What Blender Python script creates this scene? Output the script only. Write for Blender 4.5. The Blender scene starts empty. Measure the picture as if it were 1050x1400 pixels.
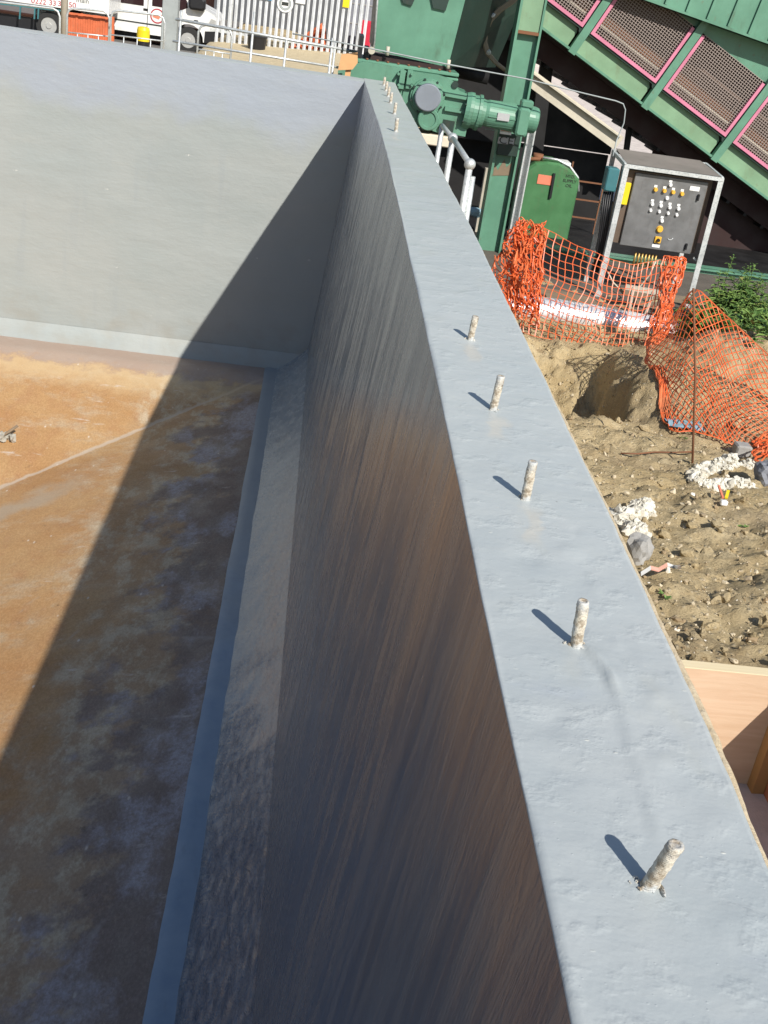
import bpy, math, random
from mathutils import Vector, Matrix, noise as mn
random.seed(7)
R = random.random
def U_(a, b): return a + (b - a) * R()
sc = bpy.context.scene
col = sc.collection
def sm(a, b, x):
    t = min(1, max(0, (x - a) / (b - a))); return t * t * (3 - 2 * t)
def lerp(a, b, t): return a + (b - a) * t
def pl(tab, x):
    if x <= tab[0][0]: return tab[0][1]
    for (x0, y0), (x1, y1) in zip(tab, tab[1:]):
        if x <= x1: return y0 + (y1 - y0) * (x - x0) / (x1 - x0)
    return tab[-1][1]
def nz(x, y, z=0., o=4, rough=.5):
    a, s, f = 1., 0., 1.
    for i in range(o):
        s += a * mn.noise((x * f + 17.3 * i, y * f - 5.1 * i, z * f)); a *= rough; f *= 2.1
    return s

# ------------------------------------------------------------------ camera
F, YAW, PITCH, ROLL = 1527.77, math.radians(5.8737), math.radians(25.4905), math.radians(8.856)
cw = Vector((math.sin(YAW) * math.cos(PITCH), math.cos(YAW) * math.cos(PITCH), -math.sin(PITCH)))
r0 = Vector((math.cos(YAW), -math.sin(YAW), 0)); u0 = r0.cross(cw)
cr = math.cos(ROLL) * r0 + math.sin(ROLL) * u0; cu = -math.sin(ROLL) * r0 + math.cos(ROLL) * u0
CAM = Vector((0, 0, 1))
cd = bpy.data.cameras.new('camera'); cam = bpy.data.objects.new('camera', cd); col.objects.link(cam)
M = Matrix((cr, cu, -cw)).transposed().to_4x4(); M.translation = CAM; cam.matrix_world = M
cd.sensor_width = 36; cd.lens = F / 1400 * 36; cd.clip_start = .02; cd.clip_end = 2000
sc.camera = cam
def ray(px, py): return cr * ((px - 525) / F) - cu * ((py - 700) / F) + cw
def at(px, py, y=None, z=None, x=None):
    d = ray(px, py)
    t = (y / d.y) if y is not None else ((z - 1) / d.z if z is not None else x / d.x)
    return CAM + d * t

# ------------------------------------------------------------------ light
SUN = Vector((-.545, 1.13, -1.0)).normalized()
ld = bpy.data.lights.new('sun', 'SUN'); ld.energy = 4.6; ld.angle = math.radians(.55); ld.color = (1, .955, .88)
lo = bpy.data.objects.new('sun', ld); col.objects.link(lo); lo.rotation_euler = SUN.to_track_quat('-Z', 'Y').to_euler(); lo.location = (6, -8, 12)
wd = bpy.data.worlds.new('World'); sc.world = wd; wd.use_nodes = True
nt = wd.node_tree; bg = nt.nodes['Background']; sk = nt.nodes.new('ShaderNodeTexSky'); sk.sky_type = 'NISHITA'; sk.sun_disc = False
sk.sun_elevation = math.asin(-SUN.z); sk.sun_rotation = math.atan2(-SUN.x, -SUN.y); sk.dust_density = .6; sk.air_density = 1.0
nt.links.new(sk.outputs[0], bg.inputs[0]); bg.inputs[1].default_value = .088
sc.view_settings.view_transform = 'Standard'; sc.view_settings.look = 'None'; sc.view_settings.exposure = .3; sc.view_settings.gamma = 1
sc.cycles.max_bounces = 8; sc.cycles.diffuse_bounces = 3; sc.cycles.glossy_bounces = 4
sc.cycles.sample_clamp_indirect = 8

# ------------------------------------------------------------------ materials
class N:
    """small node-graph helper"""
    def __init__(s, name):
        s.m = bpy.data.materials.new(name); s.m.use_nodes = True; s.t = s.m.node_tree
        s.p = s.t.nodes['Principled BSDF']; s.co = None
    def n(s, typ, **kw):
        k = s.t.nodes.new(typ)
        for a, v in kw.items(): setattr(k, a, v)
        return k
    def set(s, sock, v):
        if isinstance(v, bpy.types.NodeSocket): s.t.links.new(v, sock)
        elif isinstance(v, (tuple, list)) and len(v) == 3 and sock.type == 'RGBA': sock.default_value = (*v, 1)
        else: sock.default_value = v
    def obj(s, scale=(1, 1, 1), rot=(0, 0, 0)):
        if s.co is None: s.co = s.n('ShaderNodeTexCoord').outputs['Object']
        k = s.n('ShaderNodeMapping'); s.set(k.inputs[0], s.co); k.inputs['Scale'].default_value = scale; k.inputs['Rotation'].default_value = rot
        return k.outputs[0]
    def noise(s, scale=5, detail=5, rough=.55, vec=None, dist=0):
        k = s.n('ShaderNodeTexNoise'); k.inputs['Scale'].default_value = scale; k.inputs['Detail'].default_value = detail
        k.inputs['Roughness'].default_value = rough; k.inputs['Distortion'].default_value = dist; s.set(k.inputs['Vector'], vec if vec is not None else s.obj()); return k.outputs['Fac']
    def vor(s, scale=5, vec=None, feature='F1'):
        k = s.n('ShaderNodeTexVoronoi', feature=feature); k.inputs['Scale'].default_value = scale; s.set(k.inputs['Vector'], vec if vec is not None else s.obj()); return k.outputs['Distance']
    def ramp(s, f, a, b, c0=0., c1=1.):
        k = s.n('ShaderNodeMapRange'); k.interpolation_type = 'SMOOTHSTEP'; s.set(k.inputs[0], f)
        for i, v in zip((1, 2, 3, 4), (a, b, c0, c1)): k.inputs[i].default_value = v
        return k.outputs[0]
    def mix(s, f, a, b, bt='MIX'):
        k = s.n('ShaderNodeMix', data_type='RGBA', blend_type=bt); s.set(k.inputs[0], f); s.set(k.inputs[6], a); s.set(k.inputs[7], b); return k.outputs[2]
    def math(s, op, a, b=0.):
        k = s.n('ShaderNodeMath', operation=op); s.set(k.inputs[0], a); s.set(k.inputs[1], b); return k.outputs[0]
    def sep(s, v):
        k = s.n('ShaderNodeSeparateXYZ'); s.set(k.inputs[0], v); return k.outputs
    def bump(s, h, strength=.3, dist=.01, prev=None):
        k = s.n('ShaderNodeBump'); s.set(k.inputs['Height'], h); k.inputs['Strength'].default_value = strength; k.inputs['Distance'].default_value = dist
        if prev is not None: s.set(k.inputs['Normal'], prev)
        return k.outputs[0]
    def island(s): return s.n('ShaderNodeNewGeometry').outputs['Random Per Island']
    def out(s, colr, rough=.5, normal=None, metal=0., spec=.5):
        s.set(s.p.inputs['Base Color'], colr); s.set(s.p.inputs['Roughness'], rough); s.set(s.p.inputs['Metallic'], metal); s.set(s.p.inputs['Specular IOR Level'], spec)
        if normal is not None: s.set(s.p.inputs['Normal'], normal)
        return s.m
def paint(name, c, rough=.4, dirt=.25, dirtc=(.09, .06, .04), scale=3, metal=0., bump=.05, rust=0.):
    """painted or bare metal with uneven tone, grime and a little rust"""
    g = N(name); a = g.noise(scale, 6, .6)
    cc = g.mix(g.ramp(a, .3, .75), tuple(x * .86 for x in c), tuple(min(1, x * 1.1) for x in c))
    st = g.noise(scale * 2.3, 7, .7, g.obj((1, 1, .35)))
    cc = g.mix(g.ramp(st, .52, .78, 0, dirt), cc, dirtc)
    if rust: cc = g.mix(g.ramp(g.noise(scale * 5, 6, .7), .62, .7, 0, rust), cc, (.16, .06, .025))
    return g.out(cc, g.ramp(a, .3, .7, rough * .85, min(1, rough * 1.2)), g.bump(g.noise(scale * 9, 4), bump, .01), metal)
def flat(name, c, rough=.5, metal=0.):
    g = N(name); a = g.noise(14, 4)
    return g.out(g.mix(a, tuple(x * .85 for x in c), tuple(min(1, x * 1.12) for x in c)), rough, None, metal)

# tank paint --------------------------------------------------------------
def m_wall_top():
    g = N('grey_tank_paint_top')
    c = g.mix(g.ramp(g.noise(1.6, 4), .3, .7), (.375, .412, .42), (.44, .462, .46))
    br = g.noise(4, 6, .65, g.obj((1.6, 6, 1), (0, 0, .12)), .6)          # faint brush marks laid across the wall
    Yt = g.sep(g.obj())[1]; c = g.mix(g.ramp(Yt, 1.0, 3.0, 0, .75), c, g.mix(g.noise(2.4, 5), (.415, .455, .455), (.50, .52, .50)))  # paler with distance: grazing sheen put into the paint colour
    c = g.mix(g.ramp(br, .45, .8, 0, .28), c, (.465, .485, .47))
    c = g.mix(g.ramp(g.noise(3.1, 5, .6, g.obj((1.6, 1, 1))), .56, .75, 0, .35), c, (.45, .455, .40))
    c = g.mix(g.ramp(g.noise(2.2, 5, .65, g.obj((1, 1.7, 1))), .56, .78, 0, .5), c, (.315, .355, .415))
    X, Y, Z = g.sep(g.obj()); c = g.mix(g.math('MULTIPLY', g.ramp(Y, 3.6, 7.5), g.ramp(g.noise(2.5, 5, .6, g.obj((1, 2.2, 1))), .3, .6, .2, .8)), c, (.415, .435, .405))
    # pale rinse marks that ran from each stud
    for sx, sy in ((.534, 2.66), (.533, 3.27), (.533, 2.1), (.50, 8.0)):
        dx = g.math('ABSOLUTE', g.math('ADD', g.math('SUBTRACT', X, sx), g.ramp(g.noise(9, 3), .3, .7, -.02, .02))); dy = g.math('ABSOLUTE', g.math('SUBTRACT', Y, sy))
        c = g.mix(g.math('MULTIPLY', g.ramp(dx, .01, .03, .55, 0), g.ramp(dy, .04, .11, 1, 0)), c, (.52, .49, .42))
    sp = g.vor(17, g.obj((1, 1.9, 1), (0, 0, .3))); spm = g.ramp(g.noise(2.6, 3), .52, .62); c = g.mix(g.math('MULTIPLY', g.ramp(g.math('ADD', sp, g.ramp(g.noise(60, 3), 0, 1, -.05, .05)), .04, .10, .8, 0), spm), c, (.58, .58, .53))
    sp2 = g.vor(13, g.obj((1, 1, 1), (0, 0, 1))); c = g.mix(g.math('MULTIPLY', g.ramp(sp2, .025, .045, .7, 0), g.ramp(g.noise(1.9, 3), .5, .6)), c, (.13, .13, .12))
    n = g.bump(g.noise(38, 4, .6, g.obj((1, 1.7, 1))), .10, .005)
    n = g.bump(g.noise(7, 5, .6), .30, .012, n); n = g.bump(g.ramp(g.noise(15, 4, .55), .5, .75), .22, .008, n); n = g.bump(g.ramp(g.vor(55, g.obj((1, 1, 1), (0, 0, .5))), .0, .12, 1, 0), .25, .002, n); n = g.bump(g.math('MULTIPLY', g.ramp(sp, 0, .09, 1, 0), spm), .4, .003, n); n = g.bump(br, .035, .006, n)
    return g.out(c, g.ramp(br, .3, .7, .36, .55), n, 0, .5)
def m_wall_inner():
    # glossy coat brushed on in long runs: gloss, tone and a faint relief all follow the runs
    g = N('grey_tank_paint_shade_streaked'); Y = g.sep(g.obj())[1]
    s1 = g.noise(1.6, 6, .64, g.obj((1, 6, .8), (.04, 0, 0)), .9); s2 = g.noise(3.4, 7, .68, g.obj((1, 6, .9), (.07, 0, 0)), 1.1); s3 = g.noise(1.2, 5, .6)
    c = g.mix(g.ramp(s1, .35, .65), (.066, .090, .135), (.112, .140, .178))  # same grey paint as the top, darkened and blued for the shaded side
    c = g.mix(g.math('MULTIPLY', g.ramp(Y, 2.6, 6.0), g.ramp(s2, .40, .62, .15, .8)), c, (.22, .24, .25))      # paler toward the far end: end wall's reflected light put into the colour
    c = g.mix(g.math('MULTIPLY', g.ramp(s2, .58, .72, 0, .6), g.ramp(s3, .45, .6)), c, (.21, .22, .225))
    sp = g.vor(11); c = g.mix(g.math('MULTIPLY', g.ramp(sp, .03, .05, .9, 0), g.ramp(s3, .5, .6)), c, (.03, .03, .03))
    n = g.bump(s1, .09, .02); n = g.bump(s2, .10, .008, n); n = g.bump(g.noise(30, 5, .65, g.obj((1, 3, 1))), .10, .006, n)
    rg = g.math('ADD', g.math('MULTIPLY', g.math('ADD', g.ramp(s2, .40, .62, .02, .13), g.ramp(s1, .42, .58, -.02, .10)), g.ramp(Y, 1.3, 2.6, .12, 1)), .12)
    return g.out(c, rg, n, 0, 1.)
def m_wall_far():
    g = N('grey_tank_paint_end')
    c = g.mix(g.ramp(g.noise(.9, 4), .3, .7), (.315, .345, .335), (.35, .37, .355))
    z = g.sep(g.obj())[2]
    zz = g.math('ADD', z, g.ramp(g.noise(1.5, 4), .3, .7, -.18, .18))
    c = g.mix(g.ramp(zz, -.75, -.3, 0, .8), c, (.325, .36, .415))       # bluer toward the top
    c = g.mix(g.ramp(g.noise(3.5, 6, .65, g.obj((.5, 1, 1.6))), .52, .75, 0, .35), c, (.375, .385, .36))
    c = g.mix(g.math('MULTIPLY', g.ramp(g.noise(2.2, 6, .65, g.obj((3, 1, .35))), .55, .7, 0, .35), g.ramp(z, -.2, -1.2)), c, (.30, .33, .335)); c = g.mix(g.math('MULTIPLY', g.ramp(zz, -2.62, -2.85), g.ramp(g.noise(4, 5), .4, .7, 0, .5)), c, (.30, .29, .25))
    sp = g.math('ADD', g.vor(3.6, g.obj((.8, 1, 2.2))), g.ramp(g.noise(34, 4, .7), .3, .7, -.06, .06)); d2 = g.noise(2.3, 3)
    c = g.mix(g.math('MULTIPLY', g.ramp(sp, .02, .07, .8, 0), g.ramp(d2, .50, .58)), c, (.62, .62, .58))
    n = g.bump(g.noise(8, 6, .6, g.obj((.6, 1, 1.4))), .3, .02); return g.out(c, .5, n, 0, .4)
def m_fillet():
    # pale and smooth toward the far end; darker, bluer and crinkled over the near length
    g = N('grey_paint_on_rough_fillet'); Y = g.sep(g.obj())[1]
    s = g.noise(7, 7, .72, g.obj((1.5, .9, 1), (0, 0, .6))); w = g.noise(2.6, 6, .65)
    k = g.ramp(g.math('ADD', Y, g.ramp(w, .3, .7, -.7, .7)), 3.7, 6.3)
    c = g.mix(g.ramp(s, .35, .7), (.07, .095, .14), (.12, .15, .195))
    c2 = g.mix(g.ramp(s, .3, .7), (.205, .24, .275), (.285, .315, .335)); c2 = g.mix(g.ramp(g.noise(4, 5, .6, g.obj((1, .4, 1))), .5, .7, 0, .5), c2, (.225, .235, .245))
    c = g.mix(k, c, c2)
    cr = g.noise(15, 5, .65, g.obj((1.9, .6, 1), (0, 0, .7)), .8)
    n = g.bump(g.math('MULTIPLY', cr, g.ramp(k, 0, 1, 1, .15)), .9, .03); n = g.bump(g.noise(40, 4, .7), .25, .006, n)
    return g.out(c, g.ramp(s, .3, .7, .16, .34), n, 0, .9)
def m_margin():
    g = N('sky_tinted_paint_strip')
    s = g.noise(6, 5, .6); c = g.mix(g.ramp(s, .3, .7), (.25, .32, .40), (.31, .375, .44)); Y = g.sep(g.obj())[1]; c = g.mix(g.ramp(g.math('ADD', Y, g.ramp(g.noise(2.5, 5), .3, .7, -.6, .6)), 5.2, 8.2, 0, .85), c, g.mix(s, (.235, .265, .29), (.30, .33, .345))); c = g.mix(g.ramp(g.noise(8, 6, .7, g.obj((2, .5, 1))), .56, .72, 0, .4), c, (.20, .24, .29))  # blue of the reflected sky put into the strip colour, greyer farther off
    return g.out(c, .38, g.bump(g.noise(25, 4), .2, .006), 0, .5)
def m_floor():
    g = N('rust_stained_tank_floor')
    o = g.obj(); X, Y, Z = g.sep(o)
    c = g.mix(g.ramp(g.noise(1.1, 5, .6), .3, .7), (.42, .225, .092), (.485, .30, .14))
    c = g.mix(g.ramp(g.noise(3.2, 7, .7, g.obj((1.6, .8, 1), (0, 0, .5))), .46, .74, 0, .7), c, (.40, .21, .10))
    c = g.mix(g.ramp(g.noise(2.4, 8, .72, g.obj((.9, 1.3, 1))), .50, .7, 0, .6), c, (.50, .40, .28))
    # grey-brown residue that settled along the foot of the long wall, and mottled whitish scum near the paint
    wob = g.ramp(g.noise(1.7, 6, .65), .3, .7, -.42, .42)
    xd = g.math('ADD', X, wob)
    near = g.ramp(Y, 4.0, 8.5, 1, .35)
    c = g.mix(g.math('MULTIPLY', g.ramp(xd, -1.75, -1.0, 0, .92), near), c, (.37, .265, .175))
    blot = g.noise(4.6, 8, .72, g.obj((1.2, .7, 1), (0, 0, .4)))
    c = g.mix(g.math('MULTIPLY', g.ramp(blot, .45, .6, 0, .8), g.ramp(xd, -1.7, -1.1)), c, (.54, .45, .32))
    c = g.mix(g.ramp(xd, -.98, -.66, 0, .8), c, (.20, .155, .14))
    sc_ = g.noise(3.0, 7, .65, g.obj((.9, .55, 1), (0, 0, -.5)))
    scum = g.math('MULTIPLY', g.math('MULTIPLY', g.ramp(sc_, .46, .62, 0, .85), g.ramp(g.noise(26, 6, .75), .3, .6, .25, 1)), g.ramp(xd, -1.05, -.62))
    c = g.mix(scum, c, (.42, .395, .42))
    c = g.mix(g.ramp(g.noise(9, 7, .75), .60, .75, 0, .55), c, (.07, .05, .04))
    gr = g.noise(48, 6, .8, g.obj((1.4, .8, 1), (0, 0, .4))); c = g.mix(g.ramp(gr, .40, .60, .30, 0), c, (.35, .28, .22), 'MULTIPLY'); c = g.mix(g.ramp(gr, .58, .72, 0, .35), c, (.52, .45, .37))
    # pale screed bead along the valley between the two slopes
    dv = g.math('ABSOLUTE', g.math('ADD', g.math('SUBTRACT', g.math('SUBTRACT', Y, X), 11.92), g.ramp(g.noise(5, 4), .3, .7, -.02, .02)))
    c = g.mix(g.ramp(dv, .018, .05, .7, 0), c, (.49, .41, .33))
    dv2 = g.math('ABSOLUTE', g.math('ADD', g.math('SUBTRACT', g.math('SUBTRACT', Y, X), 11.15), g.ramp(g.noise(3, 5), .3, .7, -.12, .12)))
    c = g.mix(g.math('MULTIPLY', g.ramp(dv2, .05, .30, .6, 0), g.ramp(X, -1.6, -2.1)), c, (.38, .33, .26))
    # dusty margin below the end wall
    yd = g.math('ADD', Y, g.ramp(g.noise(5, 6, .7), .3, .7, -.09, .09))
    c = g.mix(g.ramp(yd, 11.30, 11.56, 0, .8), c, (.36, .29, .25))
    c = g.mix(g.math('MULTIPLY', g.ramp(yd, 10.9, 11.36, 0, .6), g.ramp(yd, 11.34, 11.5, 1, 0)), c, (.58, .44, .26))
    sf = g.noise(6, 7, .7, g.obj((.5, 1.6, 1), (0, 0, .35))); c = g.mix(g.math('MULTIPLY', g.ramp(sf, .60, .70, 0, .65), g.ramp(g.noise(1.6, 4), .46, .6)), c, (.58, .51, .44))
    # pale scratches and crumbs
    cr_ = g.vor(7, g.obj((1.2, .6, 1), (0, 0, .8))); c = g.mix(g.math('MULTIPLY', g.ramp(g.math('ADD', cr_, g.ramp(gr, 0, 1, -.06, .06)), .03, .1, .85, 0), g.ramp(g.noise(3), .45, .6)), c, (.62, .54, .45))
    w = g.n('ShaderNodeTexWave', wave_type='BANDS'); w.inputs['Scale'].default_value = .55; w.inputs['Distortion'].default_value = 9; w.inputs['Detail'].default_value = 4
    g.set(w.inputs['Vector'], g.obj((1, .6, 1), (0, 0, .9)))
    c = g.mix(g.math('MULTIPLY', g.ramp(w.outputs['Fac'], .985, 1, 0, .35), g.ramp(g.noise(2.3), .55, .65)), c, (.4, .36, .32))
    n = g.bump(g.noise(9, 8, .7), .25, .015); n = g.bump(gr, .25, .006, n)
    return g.out(c, g.ramp(g.noise(4, 5), .3, .7, .45, .75), n, 0, .35)
def m_raw():
    g = N('raw_sandy_mortar'); a = g.noise(30, 6, .7)
    return g.out(g.mix(a, (.42, .30, .15), (.66, .58, .44)), .9, g.bump(a, .8, .01))
def m_conc(name='bare_concrete', c=(.36, .35, .33)):
    g = N(name); a = g.noise(4, 8, .7)
    cc = g.mix(g.ramp(a, .3, .7), tuple(x * .75 for x in c), c); sp = g.vor(30); cc = g.mix(g.ramp(sp, .05, .14, .5, 0), cc, tuple(x * .4 for x in c))
    return g.out(cc, .9, g.bump(g.noise(40, 6, .7), .4, .01))
def m_dirt(name='dirt', isl=False):
    g = N(name); a = g.noise(1.3, 8, .68); b = g.noise(11, 8, .75)
    c = g.mix(g.ramp(a, .3, .7), (.43, .33, .18), (.56, .45, .27))
    c = g.mix(g.ramp(b, .46, .74, 0, .7), c, (.36, .26, .135))
    c = g.mix(g.ramp(g.noise(2.6, 5), .55, .75, 0, .5), c, (.54, .45, .29)); c = g.mix(g.ramp(g.noise(.9, 6, .65), .48, .66, 0, .6), c, (.30, .23, .145)); c = g.mix(g.ramp(g.noise(4.5, 7, .75), .56, .68, 0, .6), c, (.27, .205, .13))
    v = g.vor(26); c = g.mix(g.ramp(v, .12, .3, .6, 0), c, (.55, .47, .33))
    if isl: c = g.mix(g.ramp(g.island(), 0, 1, 0, .5), c, (.46, .38, .24))
    n = g.bump(b, .8, .04); n = g.bump(g.noise(55, 5, .7), .7, .012, n); n = g.bump(g.ramp(v, 0, .35, 1, 0), .6, .015, n)
    return g.out(c, .95, n, 0, .1)
def m_pebble():
    g = N('pebbles'); i = g.island(); a = g.noise(30, 4)
    c = g.mix(g.ramp(i, .1, .75), (.30, .22, .13), (.58, .50, .36)); c = g.mix(g.ramp(i, .93, .96), c, (.78, .74, .66)); c = g.mix(g.ramp(a, .4, .8, 0, .6), c, (.28, .21, .12))
    return g.out(c, .85, g.bump(a, .4, .01), 0, .2)
def m_ply():
    g = N('pink_plywood_face'); w = g.noise(3, 7, .65, g.obj((.8, 1, 9)), .6); b = g.noise(2, 5, .6)
    c = g.mix(g.ramp(w, .3, .7), (.54, .37, .24), (.62, .45, .31)); c = g.mix(g.ramp(b, .5, .8, 0, .45), c, (.58, .35, .24))
    k = g.vor(3.2); c = g.mix(g.ramp(k, .02, .035, .8, 0), c, (.14, .07, .04))
    return g.out(c, .6, g.bump(w, .15, .01), 0, .3)
def m_edge():
    g = N('pale_plywood_edge'); w = g.noise(4, 5, .6, g.obj((.5, 30, 30)))
    return g.out(g.mix(w, (.62, .50, .30), (.80, .70, .48)), .7)
def m_redply():
    g = N('red_brown_board'); w = g.noise(4, 6, .6, g.obj((1, 1, 8)))
    return g.out(g.mix(w, (.36, .12, .06), (.48, .19, .10)), .55)
def m_net():
    g = N('orange_plastic_net'); a = g.noise(9, 3); i = g.island()
    c = g.mix(a, (.66, .095, .025), (.74, .17, .05)); c = g.mix(g.ramp(g.noise(3.1, 5), .48, .68, 0, .55), c, (.62, .25, .12)); c = g.mix(g.ramp(i, .75, 1, 0, .35), c, (.80, .30, .13))
    return g.out(c, .42, None, 0, .45)
def m_galv():
    g = N('galvanised_steel'); v = g.vor(40); a = g.noise(7, 5, .6)
    return g.out(g.mix(g.ramp(v, .1, .6), (.50, .53, .53), (.66, .68, .67)), g.ramp(a, .3, .7, .38, .6), g.bump(a, .05, .01), .55)
def m_silver():
    g = N('aluminium_pipe_foil'); a = g.noise(14, 6, .7); n = g.bump(g.noise(9, 5, .7, g.obj((.3, 1, 1))), .25, .02)
    return g.out(g.mix(a, (.72, .70, .72), (.86, .85, .86)), g.ramp(a, .3, .7, .36, .52), n, .55)
def m_leaf():
    g = N('nettle_leaf'); i = g.island(); a = g.noise(6, 3)
    c = g.mix(i, (.06, .125, .028), (.20, .31, .075)); c = g.mix(g.ramp(i, .88, .95), c, (.30, .30, .09))
    s = g.out(c, .55, None, 0, .4)
    g.p.inputs['Transmission Weight'].default_value = 0
    g.p.inputs['Subsurface Weight'].default_value = 0
    return s
def m_sand():
    g = N('pale_sand'); a = g.noise(6, 7, .7)
    return g.out(g.mix(a, (.42, .33, .19), (.66, .55, .36)), .95, g.bump(a, .7, .05))
def m_grate():
    g = N('rusty_scrap_behind_mesh'); a = g.noise(6, 6, .7, g.obj((1, 1, 1), (0, .45, 0)))
    return g.out(g.mix(a, (.055, .035, .026), (.15, .10, .075)), .85)
def m_foam():
    g = N('pale_foam_crumbs'); a = g.noise(18, 5, .7); i = g.island()
    c = g.mix(a, (.54, .51, .43), (.76, .73, .64)); c = g.mix(g.ramp(i, .55, 1, 0, .6), c, (.38, .33, .23)); c = g.mix(g.ramp(g.vor(60), .1, .3, .75, 0), c, (.14, .11, .07))
    return g.out(c, .9, g.bump(a, .5, .01))
def m_stud():
    g = N('painted_stud_with_mortar'); a = g.noise(55, 5, .7); z = g.sep(g.obj())[2]
    th = g.n('ShaderNodeTexWave', wave_type='BANDS', bands_direction='Z'); th.inputs['Scale'].default_value = 110; g.set(th.inputs['Vector'], g.obj())
    c = g.mix(g.ramp(a, .38, .6), (.30, .24, .17), (.66, .60, .49)); c = g.mix(g.ramp(g.noise(25, 4), .45, .62), c, (.50, .51, .50))
    c = g.mix(g.ramp(g.noise(80, 3), .64, .7, 0, .8), c, (.08, .06, .045))
    return g.out(c, .65, g.bump(g.math('ADD', a, g.math('MULTIPLY', th.outputs['Fac'], .08)), .8, .006))

GREEN = (.075, .235, .135)
MT = dict(top=m_wall_top(), inner=m_wall_inner(), far=m_wall_far(), fillet=m_fillet(), margin=m_margin(), floor=m_floor(), raw=m_raw(), conc=m_conc(),
    dirt=m_dirt(), clod=m_dirt('dirt_clod', True), pebble=m_pebble(), ply=m_ply(), edge=m_edge(), redply=m_redply(), net=m_net(), galv=m_galv(), palegalv=paint('weathered_zinc_pale', (.66, .68, .70), .5, .25, (.4, .4, .38), 4, .2), silver=m_silver(),
    leaf=m_leaf(), sand=m_sand(), grate=m_grate(), foam=m_foam(), stud=m_stud(),
    green=paint('machine_green_paint', (.112, .262, .178), .42, .5, (.06, .075, .045), 2.2, 0, .06, .35),
    green2=paint('pale_faded_green_paint', (.20, .33, .20), .5, .5, (.16, .17, .09), 2.5, 0, .04, .25),
    dgreen=paint('dark_and_shade_green', (.014, .034, .026), .5, .3), tankgreen=paint('vivid_green_paint', (.065, .185, .075), .4, .75, (.13, .115, .08), 3.2, 0, .05, .3),
    black=paint('shade_black_steel', (.006, .0055, .006), .7, .3, (.014, .009, .006)), belly=paint('dark_red_brown_steel', (.030, .012, .011), .75, .3, (.012, .008, .008)),
    pink=paint('pink_primer_paint', (.60, .20, .30), .5, .2, (.25, .12, .1)), wire=flat('steel_mesh_wire', (.33, .27, .24), .6, .1), belt=flat('dull_rubber_belt', (.05, .045, .04), .8),
    cream=paint('cream_painted_steel', (.55, .50, .40), .5, .35, (.3, .25, .2)), ivory=paint('ivory_paint', (.68, .60, .47), .5, .3),
    steel=paint('dull_stainless', (.20, .20, .20), .42, .4, (.11, .10, .09), 7, .35), brownsteel=paint('tarnished_steel_side', (.16, .115, .085), .5, .3, (.08, .05, .04), 4, .4),
    hood=paint('dusty_hood', (.225, .195, .17), .6, .4), grey=paint('grey_cap_paint', (.22, .245, .28), .6, .1), rust=paint('rusty_bar', (.20, .085, .04), .8, .4),
    white=paint('white_vehicle_paint', (.78, .78, .76), .25, .15, (.4, .36, .3)), glass=flat('dark_vehicle_glass', (.035, .018, .02), .08), tyre=flat('tyre_rubber', (.022, .022, .022), .8),
    hub=flat('pale_hub', (.52, .52, .5), .4, .4), yellow=flat('yellow_plastic', (.80, .60, .02), .4), redp=flat('red_paint', (.52, .02, .05), .45), blackp=flat('black_plastic', (.014, .014, .016), .45),
    whitep=flat('white_plastic', (.82, .82, .80), .4), redtxt=flat('dark_red_lettering', (.40, .03, .05), .5), blktxt=flat('dark_lettering', (.03, .035, .03), .5), bluep=flat('pale_blue_plastic', (.27, .42, .50), .35),
    teal=paint('teal_box_paint', (.05, .17, .19), .35, .3), amber=flat('amber_plastic', (.78, .44, .05), .4), batten=flat('orange_timber', (.40, .22, .08), .7), wood=paint('weathered_timber', (.22, .165, .11), .85, .5, (.1, .07, .05), 5), pole=paint('pale_timber_post', (.47, .43, .35), .8, .3),
    greypost=paint('grey_steel_post', (.33, .36, .36), .6, .25), hose=flat('muddy_rubber_hose', (.27, .22, .15), .5), orangeb=paint('orange_barrier_plastic', (.62, .15, .06), .5, .4, (.45, .26, .16), 6),
    tan=flat('orange_tan_board', (.66, .36, .16), .7), salmon=flat('faded_red_sticker', (.72, .22, .13), .5), tarm=m_conc('tarmac', (.17, .16, .15)), shed=paint('grey_shed_wall', (.09, .095, .105), .7, .4), yard=m_conc('pale_yard_concrete', (.68, .60, .54)), paleslab=m_conc('pale_slab_concrete', (.58, .53, .53)), shadeconc=m_conc('shade_dark_concrete', (.13, .11, .09)), block=m_conc('grey_blockwork', (.24, .25, .28)),
    brick=paint('red_brick_wall', (.36, .16, .10), .9, .3), pale=paint('pale_cladding', (.74, .70, .68), .7, .15), ragc=flat('grey_rag', (.36, .34, .29), .9), fadedred=flat('faded_red_tape', (.66, .34, .26), .5), paleplate=flat('pale_grey_plate', (.42, .42, .42), .5), signblue=flat('blue_sign', (.06, .30, .50), .4), hazel=flat('brass_gland', (.45, .30, .10), .4, .6))

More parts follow.
